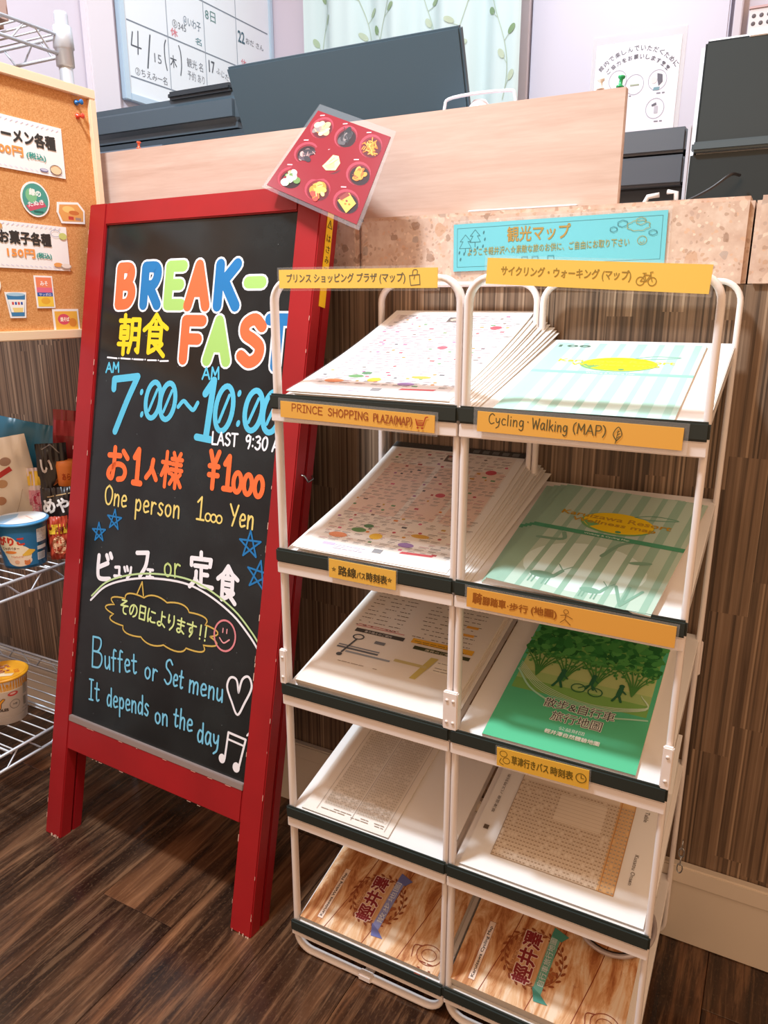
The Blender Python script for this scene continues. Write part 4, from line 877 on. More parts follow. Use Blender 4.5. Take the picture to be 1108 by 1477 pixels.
# right rack fourth shelf: landscape timetable turned sideways
t = thing('sideways_timetable', 'white timetable sheet printed sideways on the fourth right shelf', 'timetable', shelf_frame(3, -.324, .005, .0004))
slab('paper_sheets', .252, .300, .0040, M_PAPER, M_PAPERE, t)
P = Print(.0044)
P.rect(.036, .030, .172, .195, '#f0e2d0', sub=4); P.rect(.185, .030, .023, .195, '#f0c890', sub=2)
dense(P, .036, .030, .172, .150, 22, 34, '#c4ae96', '#ccb8a0'); P.rect(.100, .120, .070, .052, '#f0e2d0')
for q in range(8): P.rect(.100, .122 + q * .0068, .070, .0004, '#c0ac94')
for q in range(34):
    P.rect(.038 + q * .005, .190, .0022, random.uniform(.012, .032), '#6a5c50')
P.frame(.036, .030, .172, .198, .0007, '#a58c70'); P.frame(.188, .030, .020, .198, .0007, '#d08a3c')
P.text('草津温泉 バス時刻表', .0165, .100, .080, .0050, '#5a5048', rot=math.radians(90)); P.text('Time Table', .222, .205, .040, .0060, '#5a5048', rot=math.radians(-90)); P.text('Kusatsu Onsen', .222, .105, .050, .0055, '#5a5048', rot=math.radians(-90))
P.rect(.0105, .068, .0075, .0075, '#6a5c50'); P.build('timetable_print', t)
# loose sheets standing against the back of the fourth right shelf
t = thing('leaning_sheets', 'loose white sheets curling up at the rear right of the fourth right shelf', 'paper', Matrix.Translation((-.2, 1.05, .345)) @ Matrix.Rotation(math.radians(34), 4, 'X'))
b = bmesh.new(); box(b, (-.02, 0, 0), (.128, .098, .0022), .0005); mk('sheet', b, M_PAPER, t)
b = bmesh.new(); box(b, (-.03, .004, .0026), (.118, .090, .0040), .0005); mk('sheet', b, mat('paper_b', '#ece6e4', .6), t)
# cable loop on the lowest right shelf
b = bmesh.new()
for q, rr in enumerate((.052, .058)):
    tube(b, [(rr * math.cos(a), rr * 1.0 * math.sin(a), .0042 + q * .006) for a in [2 * math.pi * k / 40 for k in range(40)]], .0036, 8, closed=True, mi=q)
cb = mk('cable_coil', b, [mat('cable_black', '#241f1f', .4), mat('cable_silver', '#b8aeb0', .3, .3)], M=shelf_frame(4, -.128, .182, .0222))
tag(cb, 'coiled black and silver cable lying on the booklets of the lowest right shelf', 'cable')
# chain clip at the rear right post
b = bmesh.new()
for q in range(4):
    c = Vector((-.052, 1.118 - q * .001, .215 - q * .014)); tube(b, [c + Vector(((.004 * math.cos(a)) if q % 2 else 0, 0 if q % 2 else .004 * math.cos(a), .009 * math.sin(a))) for a in [2 * math.pi * k / 12 for k in range(12)]], .0011, 6, closed=True)
o = mk('link_chain', b, M_CHROME); tag(o, 'short steel link chain hooked on the rear right post of the right rack', 'chain')

# ================================================================ CORK NOTICE BOARD
pM = frame((-1.240, .690, .985), (0, 1, 0), (0, 0, 1))
pin = thing('cork_board', 'cork notice board with pale wooden frame on the end of the wire shelving', 'notice board', pM)
PWD, PHT = .460, .458
bx('cork_sheet', (.008, .008, -.012), (PWD - .008, PHT - .008, -.004), M_CORK, pin)
bx('frame_bar', (0, 0, -.014), (PWD, .017, .004), mat('frame_wood', '#efd3b2', .45), pin, bev=.0015); bx('frame_bar', (0, PHT - .017, -.014), (PWD, PHT, .004), mat('frame_wood', '#efd3b2', .45), pin, bev=.0015)
bx('frame_bar', (0, .017, -.014), (.015, PHT - .017, .004), mat('frame_wood', '#efd3b2', .45), pin, bev=.0015); bx('frame_bar', (PWD - .015, .017, -.014), (PWD, PHT - .017, .004), mat('frame_wood', '#efd3b2', .45), pin, bev=.0015)
def pinM(y, z, rot=0, dx=.0005): return Matrix.Translation((-1.2436 + dx, y, z)) @ pM.to_3x3().to_4x4() @ Matrix.Rotation(rot, 4, 'Z')
def sign(label, y0, z0, w, h, rot, draw, name='price_card'):
    t = thing(name, label, 'sign', pinM(y0, z0, rot)); bx('card', (0, 0, 0), (w, h, .0012), M_PAPER, t); P = Print(.0014); draw(P); P.build('card_print', t)
def s1(P):
    for q in range(26): P.line([(.008 + q * .0105, .078), (.013 + q * .0105, .081)], .0010, '#c9c3dc', False)
    for q in range(26): P.line([(.008 + q * .0105, .006), (.013 + q * .0105, .004)], .0008, '#c9c3dc', False)
    P.text('カップラーメン各種', .066, .045, .200, .0225, '#3a3632', bold=.0010); P.text('1コ', .098, .026, .020, .012, '#3a3632', bold=.0004)
    P.text('200円', .135, .0235, .060, .0150, '#ee9a4e', bold=.0007); P.text('(税込)', .202, .0220, .040, .0120, '#3f9a8c', bold=.0004)
    P.ellipse(.262, .012, .013, .0085, '#6a5a50'); P.ellipse(.262, .012, .0118, .0074, '#f2cfa6'); P.line([(.252, .015), (.262, .019), (.272, .015)], .001, '#c08a5a'); P.ellipse(.236, .008, .009, .003, '#6a6a94'); P.ellipse(.236, .0085, .0075, .002, '#c8c8dc')
sign('upper white noodle price card with orange 200 yen pinned on the cork board', .782, 1.279, .283, .086, -.012, s1)
def s2(P):
    for q in range(26): P.line([(.008 + q * .0098, .073), (.013 + q * .0098, .076)], .0010, '#c9c3dc', False); P.line([(.008 + q * .0098, .006), (.013 + q * .0098, .004)], .0008, '#c9c3dc', False)
    P.text('お菓子各種', .128, .042, .106, .0215, '#3a3632', bold=.0010); P.text('150円', .140, .0195, .056, .0145, '#ee9a4e', bold=.0007); P.text('(税込)', .200, .0185, .032, .0110, '#3f9a8c', bold=.0004)
    P.ring(.246, .066, .011, .006, .0008, '#9a94a4'); P.ellipse(.262, .062, .009, .006, '#c9cf7a'); P.ellipse(.245, .010, .010, .004, '#e8a45c'); P.ellipse(.263, .008, .012, .005, '#a89a8c'); P.ellipse(.263, .009, .0105, .004, '#ece4d8')
    P.ellipse(.130, .070, .006, .005, '#d8a060')
sign('lower white sweets price card with orange 150 yen and small pastry drawings', .781, 1.112, .272, .079, -.006, s2)
def sticker(label, yc, zc, outline, draw):
    t = thing('food_sticker', label, 'sticker', pinM(yc, zc)); b = bmesh.new()
    for z in (0, .0009):
        vs = [b.verts.new((x, y, z)) for x, y in outline]; f = b.faces.new(vs if z else vs[::-1])
    b.verts.ensure_lookup_table(); n = len(outline)
    for i in range(n): b.faces.new((b.verts[i], b.verts[(i + 1) % n], b.verts[n + (i + 1) % n], b.verts[n + i]))
    mk('backing', b, M_PAPER, t); P = Print(.0011); draw(P); P.build('sticker_print', t)
def el(rx, ry, n=24): return [(rx * math.cos(2 * math.pi * k / n), ry * math.sin(2 * math.pi * k / n)) for k in range(n)]
def g1(P):
    P.ellipse(0, 0, .027, .027, '#4f9a8c'); P.ellipse(-.008, .006, .012, .012, '#7fbf8c'); P.text('緑の', -.012, .007, .024, .011, '#eef4ec', bold=.0006, rot=-.1); P.poly([(-.022, -.012), (.016, -.002), (.022, -.010), (-.014, -.021)], '#c9566a'); P.text('たぬき', -.016, -.014, .034, .008, '#f6e8e8', rot=.22, bold=.0003); P.rect(-.006, -.022, .02, .003, '#2f6a60')
sticker('round green noodle lid sticker on the cork board', .993, 1.232, el(.030, .030), g1)
def g2(P):
    P.poly([(-.026, .012), (.016, .016), (.028, .004), (.026, -.014), (-.022, -.017), (-.029, -.002)], '#e0a25c'); P.ellipse(-.006, .005, .014, .006, '#f0c878'); P.ellipse(.006, .0, .012, .004, '#c9743c'); P.rect(-.008, -.013, .012, .006, '#c44a3c'); P.rect(.008, -.013, .013, .005, '#a88a7c')
sticker('sticker of a brown noodle tray beside the chalkboard frame', 1.070, 1.217, [(-.030, .016), (.018, .020), (.032, .006), (.030, -.018), (-.025, -.021), (-.033, -.002)], g2)
def g3(P):
    P.poly([(-.019, .019), (.019, .019), (.013, -.019), (-.013, -.019)], '#3f7fae'); P.poly([(-.0175, .010), (.0175, .010), (.013, -.012), (-.013, -.012)], '#f1f0ea'); P.rect(-.010, .001, .004, .005, '#c44'); P.rect(-.004, .001, .004, .005, '#35a'); P.rect(.002, .001, .004, .005, '#c44'); P.rect(.008, .001, .004, .005, '#35a'); P.poly([(-.010, -.004), (.012, -.004), (.010, -.012), (-.008, -.012)], '#edd488'); P.ellipse(0, .019, .019, .003, '#a8cce0')
sticker('sticker of a blue and white noodle cup on the cork board', .928, 1.047, [(-.022, .023), (.022, .023), (.016, -.022), (-.016, -.022)], g3)
def g4(P):
    P.rect(-.017, .008, .034, .018, '#ee8a62'); P.rect(-.017, -.002, .034, .010, '#e2738a'); P.rect(-.017, -.008, .034, .007, '#3a5fa8'); P.rect(-.017, -.026, .034, .018, '#f2cc4a'); P.text('サッポロ', -.013, -.007, .026, .005, '#ffffff'); P.ellipse(0, -.016, .010, .006, '#e8b03c'); P.text('みそ', -.008, .011, .016, .008, '#fff0e8', bold=.0003)
sticker('tall orange blue and yellow packet sticker on the cork board', .990, 1.071, [(-.020, -.029), (.020, -.029), (.020, .029), (-.020, .029)], g4)
def g5(P):
    P.rect(-.026, -.017, .052, .034, '#edb64c'); P.ellipse(-.006, .002, .014, .010, '#d9566a'); P.text('焼そば', -.014, -.002, .020, .008, '#fff2dc', bold=.0003); P.ellipse(.014, -.004, .009, .008, '#d98a3c')
sticker('yellow packet sticker overlapping the bottom frame of the cork board', 1.032, 1.019, [(-.030, -.021), (.030, -.021), (.030, .021), (-.030, .021)], g5)
def g6(P): P.ellipse(-.004, 0, .014, .014, '#c8474a')
sticker('round red sticker cut by the left photo edge on the cork board', .882, 1.083, el(.019, .019), g6)
def pushpin(loc, axis, col, label, s=1.0):
    b = bmesh.new(); prof = [(0, 0), (.0006, 0), (.0006, .006), (.0052, .006), (.0052, .0078), (.0026, .0092), (.0024, .0155), (.0046, .0175), (.0048, .0195), (.0040, .0202), (0, .0202)]
    q = Vector((0, 0, 1)).rotation_difference(Vector(axis)); lathe(b, [(r * s, (z - .005) * s) for r, z in prof], 16, 0, Matrix.Translation(loc) @ q.to_matrix().to_4x4())
    tag(mk('push_pin', b, mat('pin_' + col, col, .25)), label, 'pin')
pushpin((-1.2440, 1.108, 1.414), (1, .1, 0), '#2b6fb4', 'blue push pin at the upper right of the cork board'); pushpin((-1.2440, 1.108, 1.391), (1, .1, -.05), '#e04a34', 'red push pin just under the blue one on the cork board')

# ================================================================ WIRE SHELVING
X0, XB, YF, YB = -1.272, -1.95, .66, 1.118
ws = thing('wire_shelving', 'chrome wire shelving unit holding snacks at the left edge', 'shelving', ((X0 + XB) / 2, (YF + YB) / 2, 0)); wi = Matrix.Translation((-(X0 + XB) / 2, -(YF + YB) / 2, 0))
for px, py in ((X0, YB), (X0, YF), (XB, YB), (XB, YF)):
    b = bmesh.new(); lathe(b, [(0, 0), (.016, 0), (.016, .008), (.0125, .012), (.0125, 1.565), (.011, 1.570), (0, 1.570)], 20, 0, Matrix.Translation((px, py, 0))); mk('post', b, M_ZINC, ws, M=wi)
for zs, has in ((.190, 1), (.532, 1), (1.530, 1)):
    b = bmesh.new()
    for z in (zs, zs - .032):
        tube(b, [(X0, YF, z), (X0, YB, z)], .0032, 8); tube(b, [(XB, YF, z), (XB, YB, z)], .0032, 8); tube(b, [(XB, YF, z), (X0, YF, z)], .0032, 8); tube(b, [(XB, YB, z), (X0, YB, z)], .0032, 8)
    def zig(a, c, n):
        a = Vector(a); c = Vector(c); pts = []
        for q in range(n + 1):
            p = a.lerp(c, q / n); flat = .25 / n
            for w_ in (-flat, flat): pp = a.lerp(c, min(max(q / n + w_, 0), 1)); pts.append(pp + Vector((0, 0, -.002 if q % 2 else -.030)))
        tube(b, pts, .0019, 6)
    zig((X0, YF + .02, zs), (X0, YB - .02, zs), 8); zig((XB + .02, YB, zs), (X0 - .02, YB, zs), 12); zig((XB + .02, YF, zs), (X0 - .02, YF, zs), 12)
    for yy in (YF + .15, YF + .30): tube(b, [(XB, yy, zs - .004), (X0, yy, zs - .004)], .0028, 6)
    for px, py in ((X0, YB), (X0, YF), (XB, YB), (XB, YF)):
        lathe(b, [(.0130, zs - .052), (.0165, zs - .050), (.0165, zs - .022), (.0190, zs - .020), (.0170, zs + .016), (.0130, zs + .018)], 18, 0, Matrix.Translation((px, py, 0)))
    sh = mk('wire_shelf', b, M_ZINC, ws, M=wi)
    for q in range(17):
        yy = YF + .024 + q * .0262; b = bmesh.new(); tube(b, [(XB, yy, zs + .0008), (X0, yy, zs + .0008)], .0017, 6); mk('shelf_wire', b, M_ZINC, sh)
b = bmesh.new(); tube(b, [(-1.262, .93, 1.60), (-1.255, .955, 1.52), (-1.262, .975, 1.40)], .0009, 6)
o = mk('hanging_cord', b, mat('cord', '#f4f4f4', .5)); tag(o, 'thin white cord dangling from the top wire shelf in front of the wall', 'cord')
# things on the top shelf seen from below
b = bmesh.new(); box(b, (-1.62, .72, 1.5335), (-1.33, 1.06, 1.60), .012); o = mk('cardboard_tray', b, mat('tray_card', '#a58a80', .8)); tag(o, 'brownish box lying on the top wire shelf above the cork board', 'box')

# ---- snacks
def cup(loc, rb, rt, h, label, name, side, rimcol, lidcol, draw, lid_draw, tilt=None):
    t = thing(name, label, 'cup', loc)
    b = bmesh.new(); lathe(b, [(0, .003), (rb - .004, .003), (rb - .003, 0), (rb, .001), (rt, h - .004)], 48); mk('cup_body', b, side, t)
    b = bmesh.new(); lathe(b, [(rt - .001, h - .006), (rt + .0035, h - .005), (rt + .0040, h - .002), (rt + .0015, h), (0, h + .0004)], 48); ld = mk('foil_lid', b, [mat('rim', rimcol, .35)], t)
    def wp(x, y, z):
        r = rb + (rt - rb) * y / h + z; a = x / ((rb + rt) / 2); return (r * math.sin(a), -r * math.cos(a), y)
    P = Print(.0003, warp=wp); draw(P); P.build('wrap_print', t, Matrix.Rotation(math.radians(54), 4, 'Z'), .006)
    P = Print(h + .0007); lid_draw(P); P.build('lid_print', ld)
M_BC = mat('cup_blue', '#2b6f9f', .35)
def c1(P):
    for q in range(8): P.rect(-.052 + q * .010, .006, .0102, .078, '#2f74a4', sub=2)
    for (x, y, rx, ry, c) in ((-.030, .052, .020, .020, '#f3e3bc'), (-.020, .040, .022, .022, '#f3e3bc'), (-.012, .030, .026, .022, '#f6e8c8'), (-.010, .018, .024, .012, '#f4dcc0')): P.ellipse(x, y, rx, ry, c)
    P.text('がりこ', -.048, .052, .050, .017, '#d6402c', bold=.0012); P.text('じゃがバター', -.042, .042, .034, .006, '#7c5a40', bold=.0002); P.ellipse(-.026, .037, .012, .0032, '#ee8a3c')
    for q in range(4): P.line([(-.002 + q * .004, .030), (.010 + q * .003, .040 - q * .001)], .0042, '#f0c24c', False)
    P.text('Natural', -.026, .025, .024, .005, '#d88a5c'); P.ellipse(.004, .013, .006, .005, '#d9804a'); P.ellipse(.0, .017, .002, .002, '#d9804a'); P.ellipse(.008, .017, .002, .002, '#d9804a'); P.ellipse(-.016, .016, .005, .004, '#e8b08a')
    P.rect(.026, .052, .026, .028, '#dfe6ea', sub=4); P.dashes(.028, .076, .022, 8, .003, .0010, '#6a7a88', random.Random(3), .9, (.002, .006)); P.rect(.026, .036, .024, .008, '#dfe6ea', sub=3); P.rect(.026, .014, .020, .016, '#dfe6ea', sub=3)
    for q in range(9): P.rect(.028 + q * .0018, .015, .0008, .014, '#45586a')
def l1(P): P.ellipse(0, 0, .049, .049, '#dfe8ee'); P.poly([(-.045, -.010), (-.02, -.044), (.01, -.046), (-.01, .0), (-.03, .02)], '#9cc4e4'); P.ellipse(.012, .008, .022, .014, '#efe4dc'); P.line([(.0, .014), (.03, .006)], .003, '#e0b4a0')
cup((-1.336, .943, .5355), .040, .050, .096, 'whole blue snack cup with a cartoon potato on the upper wire shelf', 'snack_cup', M_BC, '#4f9bd0', '', c1, l1)
def c2(P):
    P.rect(-.04, .006, .08, .078, '#3a76a8', sub=6); P.rect(.028, .054, .024, .026, '#dfe6ea', sub=3); P.rect(.028, .036, .02, .008, '#dfe6ea', sub=3); P.rect(.028, .012, .02, .016, '#dfe6ea', sub=3); P.dashes(.029, .076, .020, 8, .003, .001, '#8a7a88', random.Random(3), .9, (.002, .006))
    P.ellipse(-.01, .04, .02, .025, '#f3e3bc')
cup((-1.372, .838, .5355), .040, .050, .096, 'blue snack cup cut off by the left edge of the photo', 'snack_cup', M_BC, '#4f9bd0', '', c2, l1)
M_CN = mat('cup_cream', '#efe6dc', .5)
def c3(P):
    P.rect(-.078, .078, .156, .026, '#efa92c', sub=16)
    for q in range(56): P.rect(-.076 + q * .0028, .079, .0009, .010, '#f4d9a0')
    P.rect(-.078, .078, .156, .0026, '#f6e6cc', sub=16)
    for (x, y, rx, ry) in ((-.022, .070, .013, .0085), (.016, .071, .010, .005)): P.ellipse(x, y, rx, ry, '#d24a44'); P.ellipse(x, y + .001, rx * .6, ry * .45, '#eec0b4')
    for c, bo in (('#4a2c18', .0020), ('#e9a032', .0008)): P.text('RRY', -.052, .042, .048, .020, c, bold=bo, slant=.15)
    P.text('NOODLES', -.036, .034, .040, .006, '#4a3a30', bold=.0004)
    P.ring(.018, .046, .010, .010, .0010, '#8a8078'); P.text('大盛', .013, .044, .010, .005, '#5a5048'); P.rect(.038, .060, .010, .024, '#a8a49c'); P.rect(.038, .034, .008, .020, '#8f8a82')
    P.dashes(.034, .028, .018, 3, .004, .001, '#9a948a', random.Random(3))
    P.rect(-.078, .018, .156, .0008, '#d4c8ba', sub=16)
def l3(P):
    P.ellipse(0, 0, .047, .047, '#f0a82a')
    rn = random.Random(8)
    for q in range(70):
        a = rn.uniform(0, 6.3); r = rn.uniform(0, .032); P.ellipse(-.010 + r * math.cos(a), -.006 + r * .8 * math.sin(a), rn.uniform(.002, .007), rn.uniform(.0015, .004), rn.choice(['#a8503c', '#c47a4c', '#dba070', '#8a3c30', '#e8c8a0']), rn.uniform(0, 3), 8)
    P.poly([(.006, -.034), (.040, -.006), (.034, .004), (.0, -.024)], '#f2d9b0'); P.text('注意', .018, .014, .018, .010, '#c9541c', rot=-.5)
cup((-1.388, .890, .1935), .0375, .0475, .108, 'yellow lidded instant noodle cup standing on the lower wire shelf', 'noodle_cup', M_CN, '#f0aa28', '', c3, l3)

def bag(name, label, M, w, h, d, col, draw, seed, crimp=True, rough=.28):
    """pillow bag: local x right, y up, z towards the viewer"""
    rn = random.Random(seed); ph = [rn.uniform(0, 6.3) for _ in range(6)]
    def S(x, y, z, side=1):
        u = max(min(x / w, .5), -.5); v = max(min(y / h, 1), 0)
        pr = max(0, 1 - (2 * u) ** 2) ** .5 * max(0, 1 - abs(2 * v - 1) ** 3) ** .7
        wr = .0022 * (math.sin(34 * u + ph[0] + 6 * v) + math.sin(21 * v + ph[1] - 9 * u) + .6 * math.sin(52 * u * v + ph[2])) * (1 - .5 * pr)
        return (x * (1 - .10 * pr), y, side * (d / 2 * pr + .0008) + wr + side * z)
    t = thing(name, label, 'snack bag', M); b = bmesh.new(); NX, NY = 22, 26
    for side in (1, -1):
        g = [[b.verts.new(S(w * (i / NX - .5), h * j / NY, 0, side)) for i in range(NX + 1)] for j in range(NY + 1)]
        for j in range(NY):
            for i in range(NX):
                f = b.faces.new((g[j][i], g[j][i + 1], g[j + 1][i + 1], g[j + 1][i])); f.smooth = True
    bmesh.ops.remove_doubles(b, verts=b.verts[:], dist=.0004); bmesh.ops.recalc_face_normals(b, faces=b.faces[:])
    mk('pouch', b, mat('film_' + col, col, rough), t)
    P = Print(.0006, warp=lambda x, y, z: S(x, y, z)); P.step = 3e-5; draw(P, w, h); P.build('bag_print', t, None, .007); return t
def face(x, y, z, yaw, pitch=0, roll=0):
    """bag standing at x,y,z; yaw 0 faces -y"""
    return Matrix.Translation((x, y, z)) @ Matrix.Rotation(math.radians(yaw), 4, 'Z') @ Matrix.Rotation(math.radians(90 + pitch), 4, 'X') @ Matrix.Rotation(math.radians(roll), 4, 'Z')
def b1(P, w, h):
    for q in range(4): P.rect(-w * .42, h * (.30 + q * .16), w * .3, .010, '#8fb2c4', sub=4)
    P.rect(-w * .1, h * .5, w * .5, .02, '#1f5a7c', sub=4)
bag('blue_snack_bag', 'teal blue snack bag lying behind the cream one on the upper wire shelf', face(-1.505, 1.06, .5375, 40, -4, -14), .20, .262, .035, '#2a7090', b1, 1)
def b2(P, w, h):
    for (x, y, c) in ((.0, .175, '#9c6a4c'), (-.03, .19, '#c9a488'), (-.03, .12, '#4c5a54'), (.012, .14, '#c8a078'), (.0, .105, '#b98a6a'), (.03, .185, '#a88a78'), (-.045, .16, '#8a5a44')): P.ellipse(x, y, .012, .009, c)
    P.poly([(.004, .150), (.040, .164), (.036, .174), (.0, .160)], '#c43c38'); P.text('豆', -.062, .175, .032, .032, '#b84438', bold=.001); P.line([(-.01, .02), (.03, .08), (.05, .12)], .0012, '#cdbfae')
bag('cream_snack_bag', 'cream snack bag with nuts printed on it on the upper wire shelf', face(-1.455, 1.01, .5375, 46, -4, 8), .150, .235, .055, '#efe6d6', b2, 2)
def b3(P, w, h):
    P.rect(-w / 2 + .002, h * .78, w - .004, h * .18, '#efc94a', sub=4); P.rect(-w / 2 + .002, h * .42, w - .004, h * .30, '#e2a0b4', sub=4); P.ellipse(0, h * .60, w * .28, h * .09, '#c9486a'); P.rect(-w / 2 + .002, h * .05, w - .004, h * .22, '#4f86b4', sub=4); P.ellipse(-.004, h * .16, .008, .006, '#c8dcec')
bag('candy_pack', 'small pink blue and yellow pack between the cream and black snack bags', face(-1.405, 1.045, .5375, 46, -4), .046, .170, .024, '#e8d8dc', b3, 3)
def b4(P, w, h):
    P.line([(-.018, h - .012), (.0, h + -.002), (.018, h - .022)], .0020, '#8f8a88', False); P.text('うまみ', -.028, .100, .054, .026, '#eeeae8', bold=.0012); P.text('い', -.024, .160, .024, .028, '#e8e4e4', bold=.001)
    for q in range(10): P.line([(.000 + q * .002, .132 + q * .003), (.022, .146 + q * .004)], .0022, random.choice(['#a8683c', '#c98a54', '#7c4428']), False)
bag('black_snack_bag', 'black snack bag with white lettering and a peaked top on the upper wire shelf', face(-1.378, 1.065, .5375, 46, -4), .062, .222, .026, '#231c1c', b4, 4)
def b5(P, w, h):
    P.text('めや', -.030, .086, .052, .030, '#f4f2f0', bold=.0014); P.line([(-.02, .120), (.03, .126)], .002, '#c9a878', False); P.line([(-.01, .076), (.028, .066)], .0016, '#a8885c', False)
bag('black_snack_bag', 'second black snack bag, half hidden by the red chalkboard frame', face(-1.328, 1.030, .5375, 46, -4), .066, .138, .026, '#262020', b5, 5)
t = thing('spice_jar', 'dark jar with an orange band behind the black snack bags', 'jar', Matrix.Translation((-1.362, 1.092, .5345)) @ Matrix.Diagonal((1, 1, 1.42, 1)))
b = bmesh.new(); lathe(b, [(0, 0), (.021, 0), (.023, .004), (.023, .120), (.020, .128), (0, .129)], 28); mk('jar_body', b, mat('jar_navy', '#27303f', .3), t)
b = bmesh.new(); lathe(b, [(.0235, .094), (.0243, .096), (.0243, .124), (.0215, .131), (0, .132)], 28); mk('orange_cap', b, mat('cap_orange', '#e88436', .4), t)
P = Print(.0246, warp=lambda x, y, z: (z * math.sin(x / .0243), -z * math.cos(x / .0243), y)); P.text('あられ', -.014, .104, .028, .010, '#b84a1c', bold=.0004); P.build('jar_print', t, Matrix.Rotation(math.radians(52), 4, 'Z'), .004)
def b6(P, w, h):
    P.rect(-w / 2 + .002, h * .80, w - .004, h * .12, '#b04048', sub=3); P.poly([(-.01, h * .3), (.04, h * .5), (.04, h * .2)], '#2a3458')
bag('red_snack_bag', 'dull red snack bag rising behind the orange capped jar', face(-1.250, 1.112, .5375, 12, 0, 0) if False else face(-1.400, 1.125, .5375, 40, -1, -6), .10, .285, .012, '#8f2a30', b6, 6)
def b7(P, w, h):
    P.rect(-w / 2 + .002, h * .62, w - .004, h * .22, '#ecc63c', sub=3); P.text('うま辛', -.016, h * .66, .030, .012, '#8a3a28', bold=.0004); P.ellipse(.0, h * .36, .014, .020, '#e3b088'); P.ellipse(.004, h * .24, .010, .010, '#c9583c')
bag('spicy_snack_pack', 'small red and yellow snack pack squeezed behind the chalkboard edge', face(-1.290, .993, .5355, 46, -2), .040, .092, .020, '#b8442e', b7, 7)

# ================================================================ ON THE COUNTER
bd = thing('wooden_screen_board', 'pale wooden board standing along the counter top edge', 'board', (-.8, 1.186, 1.187))
bx('board_panel', (-.72, -.006, 0), (.555, .006, .153), M_PALE, bd, bev=.001)
bx('foot_strip', (.33, -.022, 0), (.50, -.006, .003), mat('white_strip', '#f1eef0', .5), bd, bev=.001)
pushpin((-1.1705, 1.186, 1.340), (.1, 0, 1), '#e8603c', 'orange push pin stuck in the left top edge of the wooden board', .9)
pushpin((-.2560, 1.186, 1.340), (.12, 0, 1), '#2fa868', 'green push pin stuck in the right top edge of the wooden board', 1.05); pushpin((-.2830, 1.186, 1.340), (0, .1, 1), '#f2e4dc', 'white push pin beside the green one on the wooden board', 1.05)
# monitor seen from behind, leaning
mo = thing('computer_monitor', 'large dark monitor seen from behind above the wooden board', 'monitor', frame((-1.120, 1.467, 1.372), (1, 0, 0), (0, -.05, .117)))
bx('back_shell', (0, -.115, -.018), (.529, .168, 0), mat('monitor_back', '#465b67', .42), mo, bev=.004); bx('bezel', (.004, -.111, -.024), (.525, .164, -.018), M_BLK, mo)  # lens haze is put into the lifted blue-grey of the shell
b = bmesh.new(); box(b, (.235, -.165, -.012), (.295, -.04, .012), .003); mk('stand_neck', b, M_BLK, mo)
bx('stand_base', (-.860 + 1.120 - .09 - .0, 0, 0), (-.860 + 1.120 + .09, .16, .012), M_BLK, mo, bev=.003, M=mo.matrix_world.inverted() @ Matrix.Translation((-1.120, 1.40, 1.188)))
# left printer
lp = thing('black_printer', 'black inkjet printer behind the left end of the wooden board', 'printer', (-1.42, 1.66, 1.187) and Matrix.Translation((-1.42, 1.66, 1.187)) @ Matrix.Diagonal((1.06, 1, 1.17, 1)))
b = bmesh.new(); box(b, (-.25, -.15, 0), (.25, .15, .215), .014, seg=3); mk('printer_body', b, mat('printer_black', '#38454e', .4), lp)  # black of body and lid is lifted, haze painted into the colour
b = bmesh.new(); box(b, (-.235, -.155, .218), (.235, .145, .285), .018, seg=3); mk('scanner_lid', b, mat('printer_lid', '#46555f', .35), lp)
bx('control_panel', (-.20, -.165, .12), (.02, -.148, .20), mat('printer_panel', '#6e7a88', .3), lp, bev=.004); bx('paper_slot', (-.20, -.154, .03), (.10, -.149, .085), M_BLK, lp, bev=.002)
bx('feeder_cover', (.03, -.15, .283), (.21, .10, .298), mat('printer_black', '#2a3238', .3), lp, bev=.005)
# right printer / receipt machine
rp = thing('grey_printer', 'dark grey printer behind the right end of the wooden board', 'printer', (-.36, 1.52, 1.187))
bx('printer_body', (-.17, -.12, .052), (.170, .13, .098), mat('grey_plastic', '#53585f', .45), rp, bev=.004); bx('top_cover', (-.17, -.12, .101), (.170, .13, .139), mat('grey_plastic2', '#5d636a', .42), rp, bev=.004)
bx('lower_body', (-.17, -.10, 0), (.170, .13, .052), mat('grey_plastic3', '#353b40', .5), rp, bev=.003); bx('side_panel', (.171, -.122, 0), (.178, .13, .139), mat('side_white', '#c9c6cc', .5), rp, bev=.002)
b = bmesh.new(); tube(b, [(.115, -.125, .001), (.112, -.130, .02), (.120, -.132, .034), (.138, -.132, .036)], .004, 8); tube(b, [(.150, -.130, .040), (.164, -.132, .038), (.166, -.130, .001)], .004, 8); mk('white_hook', b, mat('hook_white', '#efe9e4', .4), rp)
